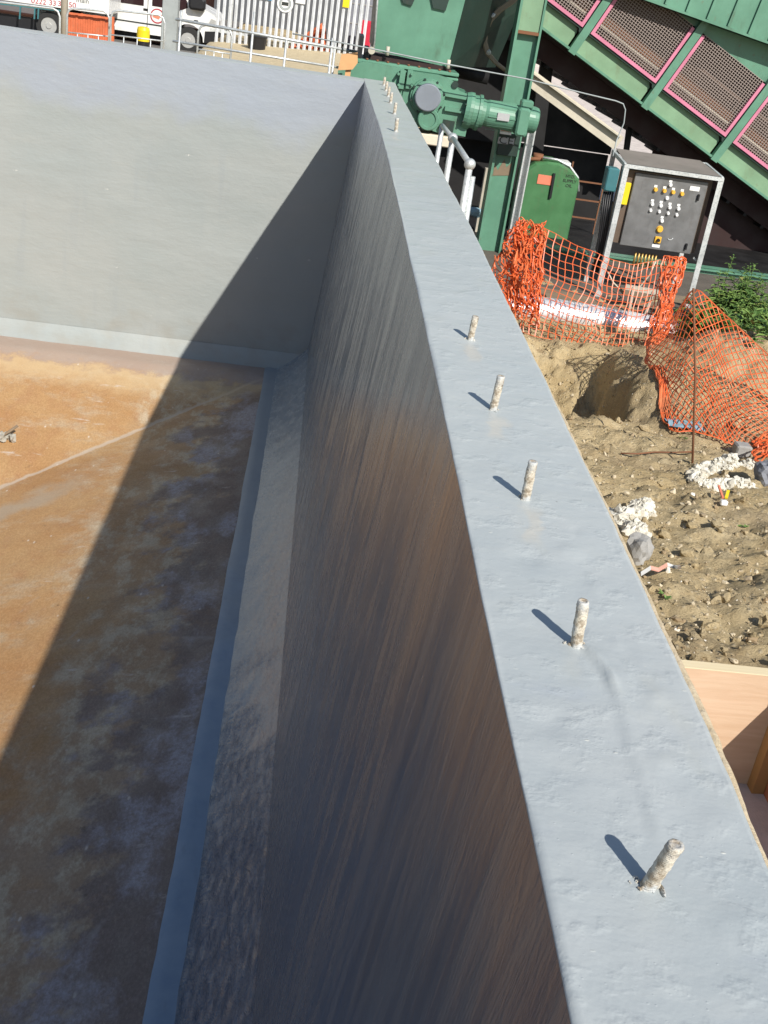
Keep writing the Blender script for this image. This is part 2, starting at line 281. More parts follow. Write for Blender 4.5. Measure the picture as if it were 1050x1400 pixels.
# ------------------------------------------------------------------ mesh building
class MB:
    def __init__(s): s.v = []; s.f = []; s.sm = []
    def add(s, vs, fs, smooth=False):
        k = len(s.v); s.v += [Vector(p) for p in vs]; s.f += [tuple(i + k for i in q) for q in fs]; s.sm += [smooth] * len(fs); return s
    def box(s, a, b):
        x0, y0, z0 = a; x1, y1, z1 = b
        return s.add([(x, y, z) for z in (z0, z1) for y in (y0, y1) for x in (x0, x1)], [(0, 2, 3, 1), (4, 5, 7, 6), (0, 1, 5, 4), (2, 6, 7, 3), (0, 4, 6, 2), (1, 3, 7, 5)])
    def bev(s, a, b, r):
        """box with chamfered vertical and horizontal edges"""
        x0, y0, z0 = a; x1, y1, z1 = b
        prof = [(x0 + r, z0), (x1 - r, z0), (x1, z0 + r), (x1, z1 - r), (x1 - r, z1), (x0 + r, z1), (x0, z1 - r), (x0, z0 + r)]
        cx, cz = (x0 + x1) / 2, (z0 + z1) / 2; kx, kz = 1 - 2 * r / max(1e-6, x1 - x0), 1 - 2 * r / max(1e-6, z1 - z0)
        ins = [(cx + (x - cx) * kx, cz + (z - cz) * kz) for x, z in prof]
        rings = [(ins, y0), (prof, y0 + r), (prof, y1 - r), (ins, y1)]
        vs = [(x, y, z) for p, y in rings for x, z in p]; fs = []
        for k in range(3):
            for i in range(8): fs.append((k * 8 + i, k * 8 + (i + 1) % 8, k * 8 + 8 + (i + 1) % 8, k * 8 + 8 + i))
        fs += [tuple(range(7, -1, -1)), tuple(range(24, 32))]
        return s.add(vs, fs)
    def beam(s, p, q, w, h, up=(0, 0, 1)):
        p, q = Vector(p), Vector(q); d = (q - p).normalized(); a = d.cross(Vector(up))
        if a.length < 1e-4: a = d.cross(Vector((1, 0, 0)))
        a.normalize(); b = a.cross(d)
        c = [(-w / 2, -h / 2), (w / 2, -h / 2), (w / 2, h / 2), (-w / 2, h / 2)]
        return s.add([o + a * x + b * z for o in (p, q) for x, z in c], [(0, 1, 2, 3), (7, 6, 5, 4), (0, 4, 5, 1), (1, 5, 6, 2), (2, 6, 7, 3), (3, 7, 4, 0)])
    def prism(s, poly, y0, y1):
        """outline in x-z, thickness in y"""
        n = len(poly); fs = [tuple(range(n)), tuple(range(2 * n - 1, n - 1, -1))]
        fs += [(i, i + n, (i + 1) % n + n, (i + 1) % n) for i in range(n)]
        return s.add([(x, y0, z) for x, z in poly] + [(x, y1, z) for x, z in poly], fs)
    def tube(s, pts, r, n=8, caps=True):
        pts = [Vector(p) for p in pts]; rr = r if isinstance(r, (list, tuple)) else [r] * len(pts); vs = []; pa = None
        for i, p in enumerate(pts):
            d = (pts[min(i + 1, len(pts) - 1)] - pts[max(i - 1, 0)])
            d = d.normalized() if d.length > 1e-9 else Vector((0, 0, 1))
            if pa is None: pa = d.orthogonal()
            a = pa - d * pa.dot(d); a = a.normalized() if a.length > 1e-6 else d.orthogonal().normalized(); pa = a; b = d.cross(a)
            vs += [p + (a * math.cos(6.28319 * k / n) + b * math.sin(6.28319 * k / n)) * rr[i] for k in range(n)]
        fs = [(i * n + k, i * n + (k + 1) % n, i * n + n + (k + 1) % n, i * n + n + k) for i in range(len(pts) - 1) for k in range(n)]
        s.add(vs, fs, n > 4)
        if caps:
            m = len(s.v) - len(vs); s.f += [tuple(m + k for k in range(n - 1, -1, -1)), tuple(m + len(vs) - n + k for k in range(n))]; s.sm += [False, False]
        return s
    def cyl(s, p, q, r, n=24, r2=None):
        return s.tube([p, q], [r, r if r2 is None else r2], n)
    def lathe(s, p, axis, prof, n=28):
        """profile of (distance along axis, radius)"""
        ax = Vector(axis).normalized(); a = ax.orthogonal().normalized(); b = ax.cross(a); p = Vector(p); vs = []
        for d, r in prof: vs += [p + ax * d + (a * math.cos(6.28319 * k / n) + b * math.sin(6.28319 * k / n)) * max(r, 1e-4) for k in range(n)]
        fs = [(i * n + k, i * n + (k + 1) % n, i * n + n + (k + 1) % n, i * n + n + k) for i in range(len(prof) - 1) for k in range(n)]
        return s.add(vs, fs, False)
    def grid(s, nu, nv, fn, smooth=True):
        vs = [fn(i / (nu - 1), j / (nv - 1)) for j in range(nv) for i in range(nu)]
        return s.add(vs, [(j * nu + i, j * nu + i + 1, (j + 1) * nu + i + 1, (j + 1) * nu + i) for j in range(nv - 1) for i in range(nu - 1)], smooth)
    def blob(s, c, r, jit=.25, sub=1, sq=(1, 1, 1), smooth=False):
        t = ICO[sub]; ph = (U_(0, 50), U_(0, 50), U_(0, 50)); rot = Matrix.Rotation(U_(0, 6.28), 3, Vector((U_(-1, 1), U_(-1, 1), U_(-1, 1) + .01)).normalized())
        vs = []
        for p in t[0]:
            k = 1 + jit * 2 * mn.noise((p.x * 1.1 + ph[0], p.y * 1.1 + ph[1], p.z * 1.1 + ph[2])) + jit * .5 * U_(-1, 1)
            q = rot @ Vector((p.x * sq[0], p.y * sq[1], p.z * sq[2])) if sq != (1, 1, 1) else p
            vs.append(Vector(c) + q * r * k)
        return s.add(vs, t[1], smooth)
    def build(s, name, m, parent=None, org=None):
        me = bpy.data.meshes.new(name); o0 = parent_org(parent) if parent else Vector(org or (0, 0, 0))
        me.from_pydata([p - o0 for p in s.v], [], s.f); me.materials.append(MT[m] if isinstance(m, str) else m); me.update()
        me.polygons.foreach_set('use_smooth', s.sm)
        o = bpy.data.objects.new(name, me); col.objects.link(o)
        if parent: o.parent = parent
        else: o.location = o0
        return o
def parent_org(p):
    v = Vector((0, 0, 0))
    while p is not None: v += p.location; p = p.parent
    return v
import bmesh
ICO = {}
for k in (1, 2, 3):
    b_ = bmesh.new(); bmesh.ops.create_icosphere(b_, subdivisions=k, radius=1); b_.verts.ensure_lookup_table()
    ICO[k] = ([v.co.copy() for v in b_.verts], [tuple(v.index for v in f.verts) for f in b_.faces]); b_.free()
def tag(o, label=None, cat=None, group=None, kind=None):
    for k, v in (('label', label), ('category', cat), ('group', group), ('kind', kind)):
        if v: o[k] = v
    return o
def thing(name, label, cat, loc, group=None):
    o = bpy.data.objects.new(name, None); col.objects.link(o); o.location = loc; o.empty_display_size = .1
    return tag(o, label, cat, group)
def text(name, s, size, m, parent, loc, rx=math.pi / 2, roll=0., ext=.002, sx=1.):
    """lettering as a real mesh; faces -y, reads along x"""
    c = bpy.data.curves.new(name, 'FONT'); c.body = s; c.size = size; c.extrude = ext; c.align_x = 'CENTER'; c.align_y = 'CENTER'
    t = bpy.data.objects.new(name, c); col.objects.link(t); bpy.context.view_layer.update()
    me = bpy.data.meshes.new_from_object(t.evaluated_get(bpy.context.evaluated_depsgraph_get())); bpy.data.objects.remove(t)
    T = Matrix.Translation(Vector(loc) - parent_org(parent)) @ Matrix.Rotation(roll, 4, 'Y') @ Matrix.Rotation(rx, 4, 'X') @ Matrix.Diagonal((sx, 1, 1, 1))
    me.transform(T); me.name = name; me.materials.clear(); me.materials.append(MT[m]); o = bpy.data.objects.new(name, me); col.objects.link(o); o.parent = parent
    return o

# ------------------------------------------------------------------ the ground
FX = 1.69; FY = 2.94                                                     # formwork pit limits
def ground(x, y, fine=True):
    if y < FY and .5 < x < FX + .03: return -1.36
    z = pl([(-60, -.85), (2.9, -.88), (4.2, -1.16), (5.2, -1.40), (6.5, -1.68), (7.6, -1.86), (9, -1.96), (11, -2.0), (16, -2.0)], y)
    if y > 7.5:   # pit dug beside the tank: steep side on the right, gentle bank behind
        e = 2.70 + .16 * (y - 8.3) + .10 * mn.noise((y * 3.3, 0, 1)) + .05 * mn.noise((y * 9, x * 3, 1)); rx = sm(1.55, 2.05, x) * (1 - sm(e - .17, e + .02, x)); n0 = 8.22 - .16 * mn.noise((x * 4, 0, 2)) + .06 * mn.noise((x * 12, 0, 2))
        z -= .64 * rx * sm(n0, n0 + .22, y) * (1 - sm(8.9, 10.6, y))
        z -= .70 * (1 - sm(.3, 1.0, math.hypot((x - 2.55) / .22, (y - 8.62) / .30)))
    z += .55 * math.exp(-(((x - 4.0) / .75) ** 2 + ((y - 9.5) / .95) ** 2)) + .22 * math.exp(-(((x - 3.0) / .28) ** 2 + ((y - 8.75) / .45) ** 2))      # spoil heap behind the loose net
    if y > 14: z = lerp(z, lerp(-1.98, -1.43, sm(16, 27, y)), sm(0.6, -1.6, x)) if x < .6 else z
    if -3.2 < x < 1.6 and y > 16:   # sand bank below the palisade
        k = sm(-3.2, -2.5, x) * sm(1.6, 1.0, x) * sm(16.5, 20, y) * sm(36, 29, y); z = lerp(z, pl([(16, -1.1), (20, -.97), (23, -.88), (26, -.72), (40, -.7)], y) + .05 * x, k)
    if fine and y < 15 and x > .5:
        a = sm(15, 12, y)
        z += a * (.055 * nz(x * 1.9, y * 1.9, 0, 3) + .045 * nz(x * 6, y * 6, 3, 5, .62) + .02 * abs(nz(x * 17, y * 17, 9, 2)) + (.10 * nz(x * 4.5, y * 4.5, 13, 4, .6) if 8 < y < 10.8 and x < 3 else 0) * sm(8, 8.3, y) * sm(10.8, 10.2, y) * sm(3, 2.7, x))
    elif fine: z += .03 * nz(x * .8, y * .8, 5, 3)
    return z
def gp(px, py, lift=0.):
    d = ray(px, py); t = 2.0; p = CAM + d * t
    while t < 80:
        p = CAM + d * t
        if p.z < ground(p.x, p.y): break
        t += .02
    return Vector((p.x, p.y, ground(p.x, p.y) + lift))
xs = [-400, -200, -100, -60, -40, -30, -24, -18, -14, -13.3, -11, -9, -7.9, -7, -6, -5, -4.2, -3.6, -3.2, -2.9, -2.6, -2.2, -1.6, -1, -.4, .1, .5, .66]
x = .7
while x < FX - .03: xs.append(x); x += .032
xs += [FX - .005, FX + .04]; x = FX + .07
while x < 5.6: xs.append(x); x += .032
xs += [5.7, 5.9, 6.2, 6.6, 7, 8, 9, 10, 12, 15, 20, 30, 45, 70, 120, 200, 400]
ys = [-400, -150, -60, -30, -15, -8, -5.4, -4, -2, -1, 0, .5, 1, 1.5, 2, 2.4, 2.7, 2.9, FY - .005, FY + .012]; y = FY + .04
while y < 12.3: ys.append(y); y += .032
ys += [12.32, 12.45, 12.6, 12.8, 13.1, 13.5, 14, 14.5, 15, 15.6, 16.2, 17, 18, 19, 20, 21, 22, 23, 24, 25, 26, 27, 28, 30, 32, 35, 40, 50, 65, 90, 140, 220, 400]
g = MB(); nx = len(xs); ny = len(ys)
g.v = [Vector((x, y, ground(x, y))) for y in ys for x in xs]
for j in range(ny - 1):
    for i in range(nx - 1):
        cx, cy = (xs[i] + xs[i + 1]) / 2, (ys[j] + ys[j + 1]) / 2
        if -13.3 < cx < .66 and -5.4 < cy < 12.32: continue
        k = j * nx + i; g.f.append((k, k + 1, k + nx + 1, k + nx)); g.sm.append(True)
tag(g.build('ground', 'dirt'), kind='structure')
def sheet(name, m, x0, x1, y0, y1, lift, nx_=24, ny_=24):
    b = MB().grid(nx_, ny_, lambda u, v: (lerp(x0, x1, u), lerp(y0, y1, v), ground(lerp(x0, x1, u), lerp(y0, y1, v), False) + lift + .03))
    return tag(b.build(name, m), kind='structure')
sheet('road', 'tarm', -40, -3.3, 27.5, 60, .004)
sheet('yard', 'yard', 2.2, 60, 19.5, 90, .004)
sheet('ground_shade_sheet', 'shadeconc', .8, 8, 11.62, 15.0, .0, 60, 30)  # dark sheet laid to paint in the shaded ground behind the net
sheet('sand_bank', 'sand', -3.0, 1.5, 17, 26.2, .006)
# stones and clods: nobody could count them
def scatter(name, m, n, rmin, rmax, sub, seed, zone):
    random.seed(seed); b = MB(); k = 0
    while k < n:
        x, y = zone()
        if (y < FY + .05 and x < FX + .08) or x < .78: continue
        r = rmin * (rmax / rmin) ** (R() ** 4.2); b.blob((x, y, ground(x, y) + r * U_(-.15, .45)), r, .3, sub, (1, U_(.6, 1), U_(.45, .8))); k += 1
    return tag(b.build(name, m), kind='stuff')
def zn():
    y = 2.95 + 8.6 * R() ** 1.35; return U_(.78, 1.2 + .52 * y), y
scatter('gravel', 'pebble', 7000, .004, .024, 1, 3, zn)
scatter('dirt_clods', 'clod', 2000, .007, .050, 2, 5, zn)

# ------------------------------------------------------------------ the tank
INX = [(-2, .36), (.4, .372), (.85, .378), (1.2, .385), (1.5, .386), (2.2, .391), (2.46, .394), (2.85, .4), (3.12, .398), (4.1, .401), (5.3, .409), (6.9, .416), (8.6, .41), (10.5, .385), (12.0, .366)]
OUX = [(-2, .66), (.6, .69), (1.13, .702), (1.42, .709), (1.75, .718), (2.1, .722), (3, .727), (3.9, .735), (5, .734), (6.6, .735), (8.06, .716), (10.5, .70), (12.34, .69)]
YE = 12.0; YB = -5.0; BOT = -2.83
def spl(t, y): return sum(pl(t, y + d * (.25 + .12 * abs(y))) * w for d, w in ((-1, .25), (0, .5), (1, .25)))
def inx(y): return spl(INX, y) + .0045 * mn.noise((y * .9, 3.3, 0)) + .0016 * mn.noise((y * 4, 1.3, 0))
def oux(y): return spl(OUX, y) + .004 * mn.noise((y * 1.1, 9.3, 0)) + .002 * mn.noise((y * 6, 4.3, 0)) + .0015 * mn.noise((y * 25, 4.3, 0))
RIDGE = [(.556, 1.632), (.578, 1.559), (.582, 1.476), (.574, 1.38), (.568, 1.276), (.566, 1.213), (.562, 1.168)]
DENTS = [(.50, 1.95, .03), (.61, 1.33, .02), (.64, 1.5, .02), (.66, 1.2, .025), (.60, 2.0, .03), (.63, 1.02, .03), (.45, 1.4, .03), (.62, 1.85, .02)]
random.seed(64); LUMPS = [(U_(.42, .70), .5 + 2.9 * R(), U_(.003, .009), U_(.0008, .0028) * (1 if R() < .75 else -1)) for k in range(110)]
def topz(x, y):
    z = .0022 * nz(x * 5, y * 5, 1, 3) + .004 * mn.noise((x * 1.5, y * 1.2, 4))
    if 1.1 < y < 1.68:
        rx = pl([(b, a) for a, b in RIDGE[::-1]], y); k = sm(1.10, 1.2, y) * sm(1.66, 1.6, y) * (.75 + .5 * mn.noise((y * 14, 0, 0))) * lerp(.28, 1, sm(1.46, 1.58, y))
        wd_ = lerp(.013, .007, sm(1.42, 1.55, y)); z += .010 * k * math.exp(-((x - rx) / wd_) ** 2) + .004 * k * math.exp(-((x - rx - .02) / .016) ** 2) - .003 * k * math.exp(-((x - rx + .018) / .008) ** 2)
    if y < 3.4:
        for a, b, r, h in LUMPS:
            q = ((x - a) ** 2 + (y - b) ** 2) / (r * r)
            if q < 6: z += h * math.exp(-q)
        for a, b, r in DENTS: z += .0035 * math.exp(-((x - a) ** 2 + (y - b) ** 2) / (r * r)) * (1 if a > .55 else -1)
    return z
wall = thing('tank_wall', 'long grey painted concrete tank wall running away with studs on top', 'wall', (0, 0, 0))
yv = [YB + (YE - YB) * i / 40 for i in range(10)]; yv = [-5, -4, -3, -2, -1.2, -.6, -.2]
y = 0.
while y < 4.5: yv.append(y); y += .014
while y < 12.34: yv.append(y); y += .045
yv.append(12.34)
NU = 46; b = MB()
for y in yv:
    a, c = inx(y), oux(y)
    for i in range(NU):
        u = i / (NU - 1)
        if i == 0: b.v.append(Vector((a - .0006, y, -.0034)))
        elif i == 1: b.v.append(Vector((a + .0002, y, -.0016)))
        elif i == 2: b.v.append(Vector((a + .0016, y, -.0004)))
        elif i == NU - 1: b.v.append(Vector((c + .001, y, -.012)))
        else:
            x = lerp(a + .006, c, (i - 3) / (NU - 5)); b.v.append(Vector((x, y, topz(x, y))))
for j in range(len(yv) - 1):
    for i in range(NU - 1): k = j * NU + i; b.f.append((k, k + 1, k + NU + 1, k + NU)); b.sm.append(True)
b.build('top_coat', 'top', wall)
YV2 = [-5, -3, -2, -1] + [i * .05 for i in range(0, 240)] + [YE + .006]
def inner(u, v, n=40):
    return None
b = MB(); NV = 34
for y in YV2:
    a = inx(y)
    for j in range(NV):
        t = j / (NV - 1); z = lerp(-.0033, BOT, t); x = lerp(a - .0007, .115, t) + (.006 * nz(y * 1.6, z * 1.2, 2, 3) + .0022 * mn.noise((y * 9, z * 1.3, 7))) * sm(0, .05, t) * sm(1, .95, t)
        b.v.append(Vector((x, y, z)))
for j in range(len(YV2) - 1):
    for i in range(NV - 1): k = j * NV + i; b.f.append((k, k + NV, k + NV + 1, k + 1)); b.sm.append(True)
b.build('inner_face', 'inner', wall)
# outer side and end face of bare concrete
b = MB(); ysx = [-5, -3, -1] + [i * .1 for i in range(0, 124)] + [12.34]
for y in ysx:
    c = oux(y) + .0012
    b.v += [Vector((c, y, -.0121)), Vector((c + .0, y, -.5)), Vector((c, y, -3.0))]
for j in range(len(ysx) - 1):
    for i in range(2): k = j * 3 + i; b.f.append((k, k + 1, k + 4, k + 3)); b.sm.append(False)
b.add([(inx(12.0), 12.342, -.012), (oux(12.34), 12.342, -.012), (oux(12.34), 12.342, -3), (.1, 12.342, -3)], [(0, 1, 2, 3)])
b.build('outer_face', 'conc', wall)
# raw mortar left along the outer arris
b = MB(); pts = []; rr = []; y = .2
while y < 9.5:
    k = .5 + .5 * mn.noise((y * 3, 8, 0)); w = lerp(.011, .005, sm(1.2, 5, y)) * (.55 + .8 * k) * (1.15 if y < 1.9 else 1)
    pts.append(Vector((oux(y) + w * .45 + .001, y, -.0125 - w * .35 + .003 * mn.noise((y * 20, 0, 2))))); rr.append(w + .002 * mn.noise((y * 31, 1, 2))); y += .016
b.tube(pts, rr, 8); b.build('raw_edge', 'raw', wall)
# fillet and painted strip along the foot
FZ = -3.10
def wob(y, s=0.): return .007 * mn.noise((y * 1.3, s, 0)) + .004 * mn.noise((y * 5, s, 2))
b = MB(); ny_ = 330; nu_ = 16
def fil(u, v):
    y = lerp(-5, 11.95, v); w = sm(11.2, 11.95, y)
    x = lerp(.1165, -.205 + wob(y, 4) * 1.6, u); z = lerp(BOT + .004, FZ + .009, u) - .025 * math.sin(math.pi * u)
    z += (.010 * nz(x * 7, y * 4, 0, 3, .6)) * math.sin(math.pi * u); return (x, y, z)
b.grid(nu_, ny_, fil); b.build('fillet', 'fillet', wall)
b = MB()
def strip(u, v):
    y = lerp(-5, 11.9, v); x = lerp(-.14, -.335 + wob(y, 9), u); return (x, y, FZ + .011 - .008 * (u > .99) + .002 * nz(x * 8, y * 3, 1, 2))
b.grid(7, 300, strip); b.build('painted_strip', 'margin', wall)

end = thing('tank_wall', 'pale grey end wall of the tank, broad and sunlit, crossing behind the corner', 'wall', (0, 0, 0))
b = MB().grid(90, 60, lambda u, v: (lerp(-13, .42, u), YE + .012 * nz(lerp(-13, .42, u) * .8, v * 3, 2, 3) * math.sin(math.pi * v) + .004 * nz(u * 50, v * 20, 1, 2), lerp(-2.935, -.008, v) if True else 0))
b.build('inner_face', 'far', end)
b = MB().grid(90, 5, lambda u, v: (lerp(-13, .375, u), lerp(YE + .0, YE + .34, v), -.008 * (v < .01) + .004 * nz(lerp(-13, .375, u) * 2, v * 2, 6, 3) - .002)); b.build('top_coat', 'top', end)
b = MB().add([(-13.3, 12.338, -.01), (.4, 12.338, -.01), (.4, 12.338, -3), (-13.3, 12.338, -3)], [(0, 1, 2, 3)]); b.build('outer_face', 'conc', end)
b = MB().grid(70, 6, lambda u, v: (lerp(-13, .2, u), lerp(YE - .005, YE - .085 + .01 * nz(u * 25, 1, 0, 2), v), lerp(-2.925, -3.112, v) + .012 * math.sin(math.pi * v))); b.build('fillet', 'far', end)
b = MB().grid(60, 2, lambda u, v: (lerp(-13, .2, u), lerp(YE - .075, YE - .10, v), lerp(-3.105, -3.12, v))); b.build('painted_strip', 'far', end)
# out-of-view returns close the tank
b = MB().add([(-13, -5, 0), (-13, 12, 0), (-13, 12, -4.6), (-13, -5, -4.6)], [(0, 1, 2, 3)]).add([(-13, -5, 0), (.4, -5, 0), (.4, -5, -4.6), (-13, -5, -4.6)], [(3, 2, 1, 0)])
b.box((-13.3, -5.35, -.3), (-13.005, 12.33, 0)).box((-13, -5.35, -.3), (.4, -5.005, 0)); b.build('return_wall', 'far', end)
# hopper-shaped floor: both slopes meet in a valley that starts at the corner
def floorz(x, y):
    d1 = -.30 - x; d2 = 11.62 - y; s = .255; k = .07
    d = max(0, min(min(d1, d2), 2.6)); 
    return FZ - .006 - s * d + .008 * nz(x * .8, y * .8, 3, 3) * sm(0, .3, d) + .003 * nz(x * 5, y * 5, 3, 2)
xs2 = [-13, -11, -9, -7.6, -7, -6.4, -5.8, -5.2, -4.6, -4] + [-3.5 + .045 * i for i in range(90)]; ys2 = [-5, -4, -3, -2, -1, 0] + [.3 + .05 * i for i in range(236)]
b = MB(); n_ = len(xs2)
b.v = [Vector((x, y, floorz(x, y))) for y in ys2 for x in xs2]
for j in range(len(ys2) - 1):
    for i in range(n_ - 1): k = j * n_ + i; b.f.append((k, k + 1, k + n_ + 1, k + n_)); b.sm.append(True)
tag(b.build('tank_floor', 'floor'), kind='structure')
# pale screed bead along the valley and a second rubbed line
def fl_at(px, py):
    d = ray(px, py); t = 2.
    while t < 20:
        p = CAM + d * t
        if p.z < floorz(p.x, p.y): return p
        t += .01
    return p

# ------------------------------------------------------------------ studs on the wall
GS = 'threaded studs set in the wall top'
SL = [((.521, 1.066), (.014, -.010), .082, 'nearest stud, squat and thickly caked, wide shadow, low in the photo'),
      ((.538, 1.638), (-.006, .002), .090, 'stud with bare grey shank at the start of the raised ridge'),
      ((.536, 2.226), (-.001, 0), .092, 'crusted stud third from the near end, standing alone on clean paint'),
      ((.534, 2.789), (.004, 0), .096, 'dark flecked stud fourth from the near end, behind the clean one'),
      ((.538, 3.408), (.003, 0), .078, 'short speckled stud, farthest of the five spaced near ones'),
      ((.522, 8.35), (-.001, 0), .094, 'nearest stud of the far close-set row, by a pale drip'),
      ((.562, 9.47), (0, 0), .09, 'second stud of the far close-set row'), ((.562, 10.25), (0, 0), .09, 'third stud of the far close-set row'),
      ((.563, 10.80), (0, 0), .085, 'fourth stud of the far close-set row'), ((.563, 11.33), (0, 0), .085, 'fifth stud of the far close-set row'), ((.560, 11.84), (0, 0), .08, 'last stud of the far row, beside the wall end')]
for i, ((x, y), (lx, ly), h, lab) in enumerate(SL):
    random.seed(40 + i); z0 = topz(x, y); t = thing('threaded_stud', lab, 'stud', (x, y, z0), GS); b = MB(); pts = []; rr = []; K = 26; r0_ = .0108 if i < 5 else .0135
    ax = Vector((lx, ly, h)); prof = [(-.006, 1.0)] + [(k / K, 1 + .10 * mn.noise((k * .9, i, 0)) + (.022 if k % 2 else -.015)) for k in range(K)] + [(1.0, .92), (1.0, .55), (.985, .5)]
    n = 14
    for d, q in prof:
        for k in range(n):
            a = 6.28319 * k / n; q2 = q * (1 + .12 * mn.noise((math.cos(a) * 1.5 + i * 3, math.sin(a) * 1.5, d * 8)))
            b.v.append(Vector((x, y, z0)) + ax * d + Vector((math.cos(a), math.sin(a), 0)) * r0_ * q2)
    for j in range(len(prof) - 1):
        for k in range(n): b.f.append((j * n + k, j * n + (k + 1) % n, j * n + n + (k + 1) % n, j * n + n + k)); b.sm.append(True)
    m_ = (len(prof) - 1) * n; b.f.append(tuple(m_ + k for k in range(n))); b.sm.append(False)
    b.build('shank', 'stud', t)
    b = MB()
    for k in range((6, 7, 4, 5, 4)[i] if i < 5 else 5):
        a = U_(0, 6.28); d = r0_ * U_(.6, 1.6); b.blob((x + math.cos(a) * d * 1.3 - .003, y + math.sin(a) * d, z0 + .001), U_(.002, .0058) * (1 if i < 2 else .8), .4, 2, (1, 1, .5))
    if i == 0: b.blob((x + .018, y - .004, z0 - .001), .008, .3, 2, (2, .7, .3)); b.blob((x - .010, y - .006, z0 - .001), .006, .3, 2, (1.4, .8, .4))
    b.build('mortar_collar', 'stud', t)

# ------------------------------------------------------------------ green drive machine beyond the tank
def P2(pts, y): return [(lambda p: (p.x, p.z))(at(a, c, y)) for a, c in pts]
YG = 13.6
gb = thing('gearbox_drive', 'green gearbox and motor with round grey cover below the hopper', 'gearbox', (1.2, YG, -.6))
body = P2([(558, 97), (600, 103), (612, 107), (621, 112), (628, 124), (641, 129), (641, 162), (636, 187), (606, 181), (604, 183), (575, 174), (553, 172), (548, 140)], YG)
b = MB().prism(body, YG, YG + .55); b.build('gear_case', 'green', gb)
left = P2([(462, 96), (497, 84), (553, 94), (552, 135), (548, 175), (462, 160)], YG + .02); b = MB().prism(left, YG + .02, YG + .5)
b.build('inlet_case', 'green', gb)
b = MB()
for px in (549, 559): 
    p = at(px, 112, YG); b.box((p.x - .03, YG - .045, p.z - .07), (p.x + .03, YG, p.z + .13))
for px in (545, 563):
    for py in (101, 116): p = at(px, py, YG - .05); b.cyl((p.x, YG - .08, p.z), (p.x, YG + .02, p.z), .016, 6)
b.build('split_flange', 'green', gb)
p = at(584, 132, YG)
MB().lathe((p.x, YG + .01, p.z), (0, -1, 0), [(0, .20), (.05, .20), (.055, .195), (.056, .182), (.08, .178), (.085, .15)]).build('cover_ring', 'green', gb)
MB().lathe((p.x, YG - .08, p.z), (0, -1, 0), [(0, .152), (.05, .150), (.06, .138), (.06, 0)]).build('cover_cap', 'grey', gb)
p = at(585, 162, YG); MB().lathe((p.x, YG - .03, p.z), (0, -1, 0), [(0, .125), (.055, .125), (.065, .115), (.065, .085), (.05, .08), (.05, 0)]).build('small_cap', 'green', gb)
b = MB()
for c0, c1 in (((607, 128), (640, 134)), ((608, 148), (638, 153))): b.beam(at(*c0, YG - .02), at(*c1, YG - .02), .06, .045)
b.beam(at(607, 128, YG - .02), at(605, 137, YG - .02), .06, .03); b.build('case_rib', 'green', gb)
q = P2([(606, 163), (622, 166), (619, 182), (603, 178)], YG - .003); MB().prism(q, YG - .004, YG + .02).build('painted_recess_shade', 'dgreen', gb)  # flat dark plate, shadow of a recess put into its colour
p = at(612, 105, YG); b = MB().lathe((at(622, 116, YG).x, YG - .005, at(622, 116, YG).z), (0, -1, 0), [(0, .04), (.012, .04), (.012, 0)], 12); b.build('lifting_eye', 'dgreen', gb)
axz_ = -.285; pc = at(584, 132, YG)
for k in range(8): a = k * .7854 + .3; MB().cyl((pc.x + .190 * math.cos(a), YG - .075, pc.z + .190 * math.sin(a)), (pc.x + .190 * math.cos(a), YG - .03, pc.z + .190 * math.sin(a)), .014, 6).build('bolt', 'dgreen', gb)
for k in range(6): a = k * 1.05 + 1.7; MB().cyl((1.585, YG + .05 + .188 * math.cos(a), axz_ + .188 * math.sin(a)), (1.605, YG + .05 + .188 * math.cos(a), axz_ + .188 * math.sin(a)), .016, 6).build('bolt', 'dgreen', gb)
for k in range(9): MB().cyl((.42 + k * .12, 13.74, .084), (.42 + k * .12, 13.74, .104), .016, 6).build('flange_bolt', 'rust', gb)
MB().box((1.98, YG - .115, -.33), (2.12, YG - .098, -.25)).build('name_plate', 'paleplate', gb)
# bell housing, motor and fan cowl share one axis
axz = -.285
for nm, x0, prof in (('bell_housing', 1.60, [(0, .19), (.05, .205), (.09, .205), (.095, .185), (.15, .185), (.155, .20), (.19, .20), (.195, .165), (.24, .155), (.24, 0)]),
                     ('motor_body', 1.84, [(0, 0), (0, .14), (.04, .15), (.36, .15), (.38, .14), (.38, 0)]), ('fan_cowl', 2.32, [(0, .145), (.02, .15), (.10, .15), (.14, .14), (.155, .12), (.155, 0)])):
    MB().lathe((x0, YG + .05, axz + .0), (1, 0, -.06), prof, 30).build(nm, 'green', gb)
b = MB()
for k in range(9):
    a = math.radians(20 + k * 40); b.box((1.88, YG + .05 + math.cos(a) * .15 - .006, axz - .02 + math.sin(a) * .15 - .006), (2.2, YG + .05 + math.cos(a) * .165 + .006, axz - .02 + math.sin(a) * .165 + .006))
b.bev((2.21, YG - .16, -.47), (2.345, YG + .20, -.16), .02); b.bev((2.24, YG - .06, -.17), (2.38, YG + .1, -.08), .015); b.build('terminal_block', 'green', gb)
b = MB().bev((1.02, YG - .05, -.72), (1.50, YG + .45, -.60), .012); b.build('mount_plate', 'ivory', gb)
p = at(604, 172, YG); MB().cyl((p.x, YG - .06, p.z), (p.x, YG + .01, p.z), .03, 8).build('drain_plug', 'rust', gb)

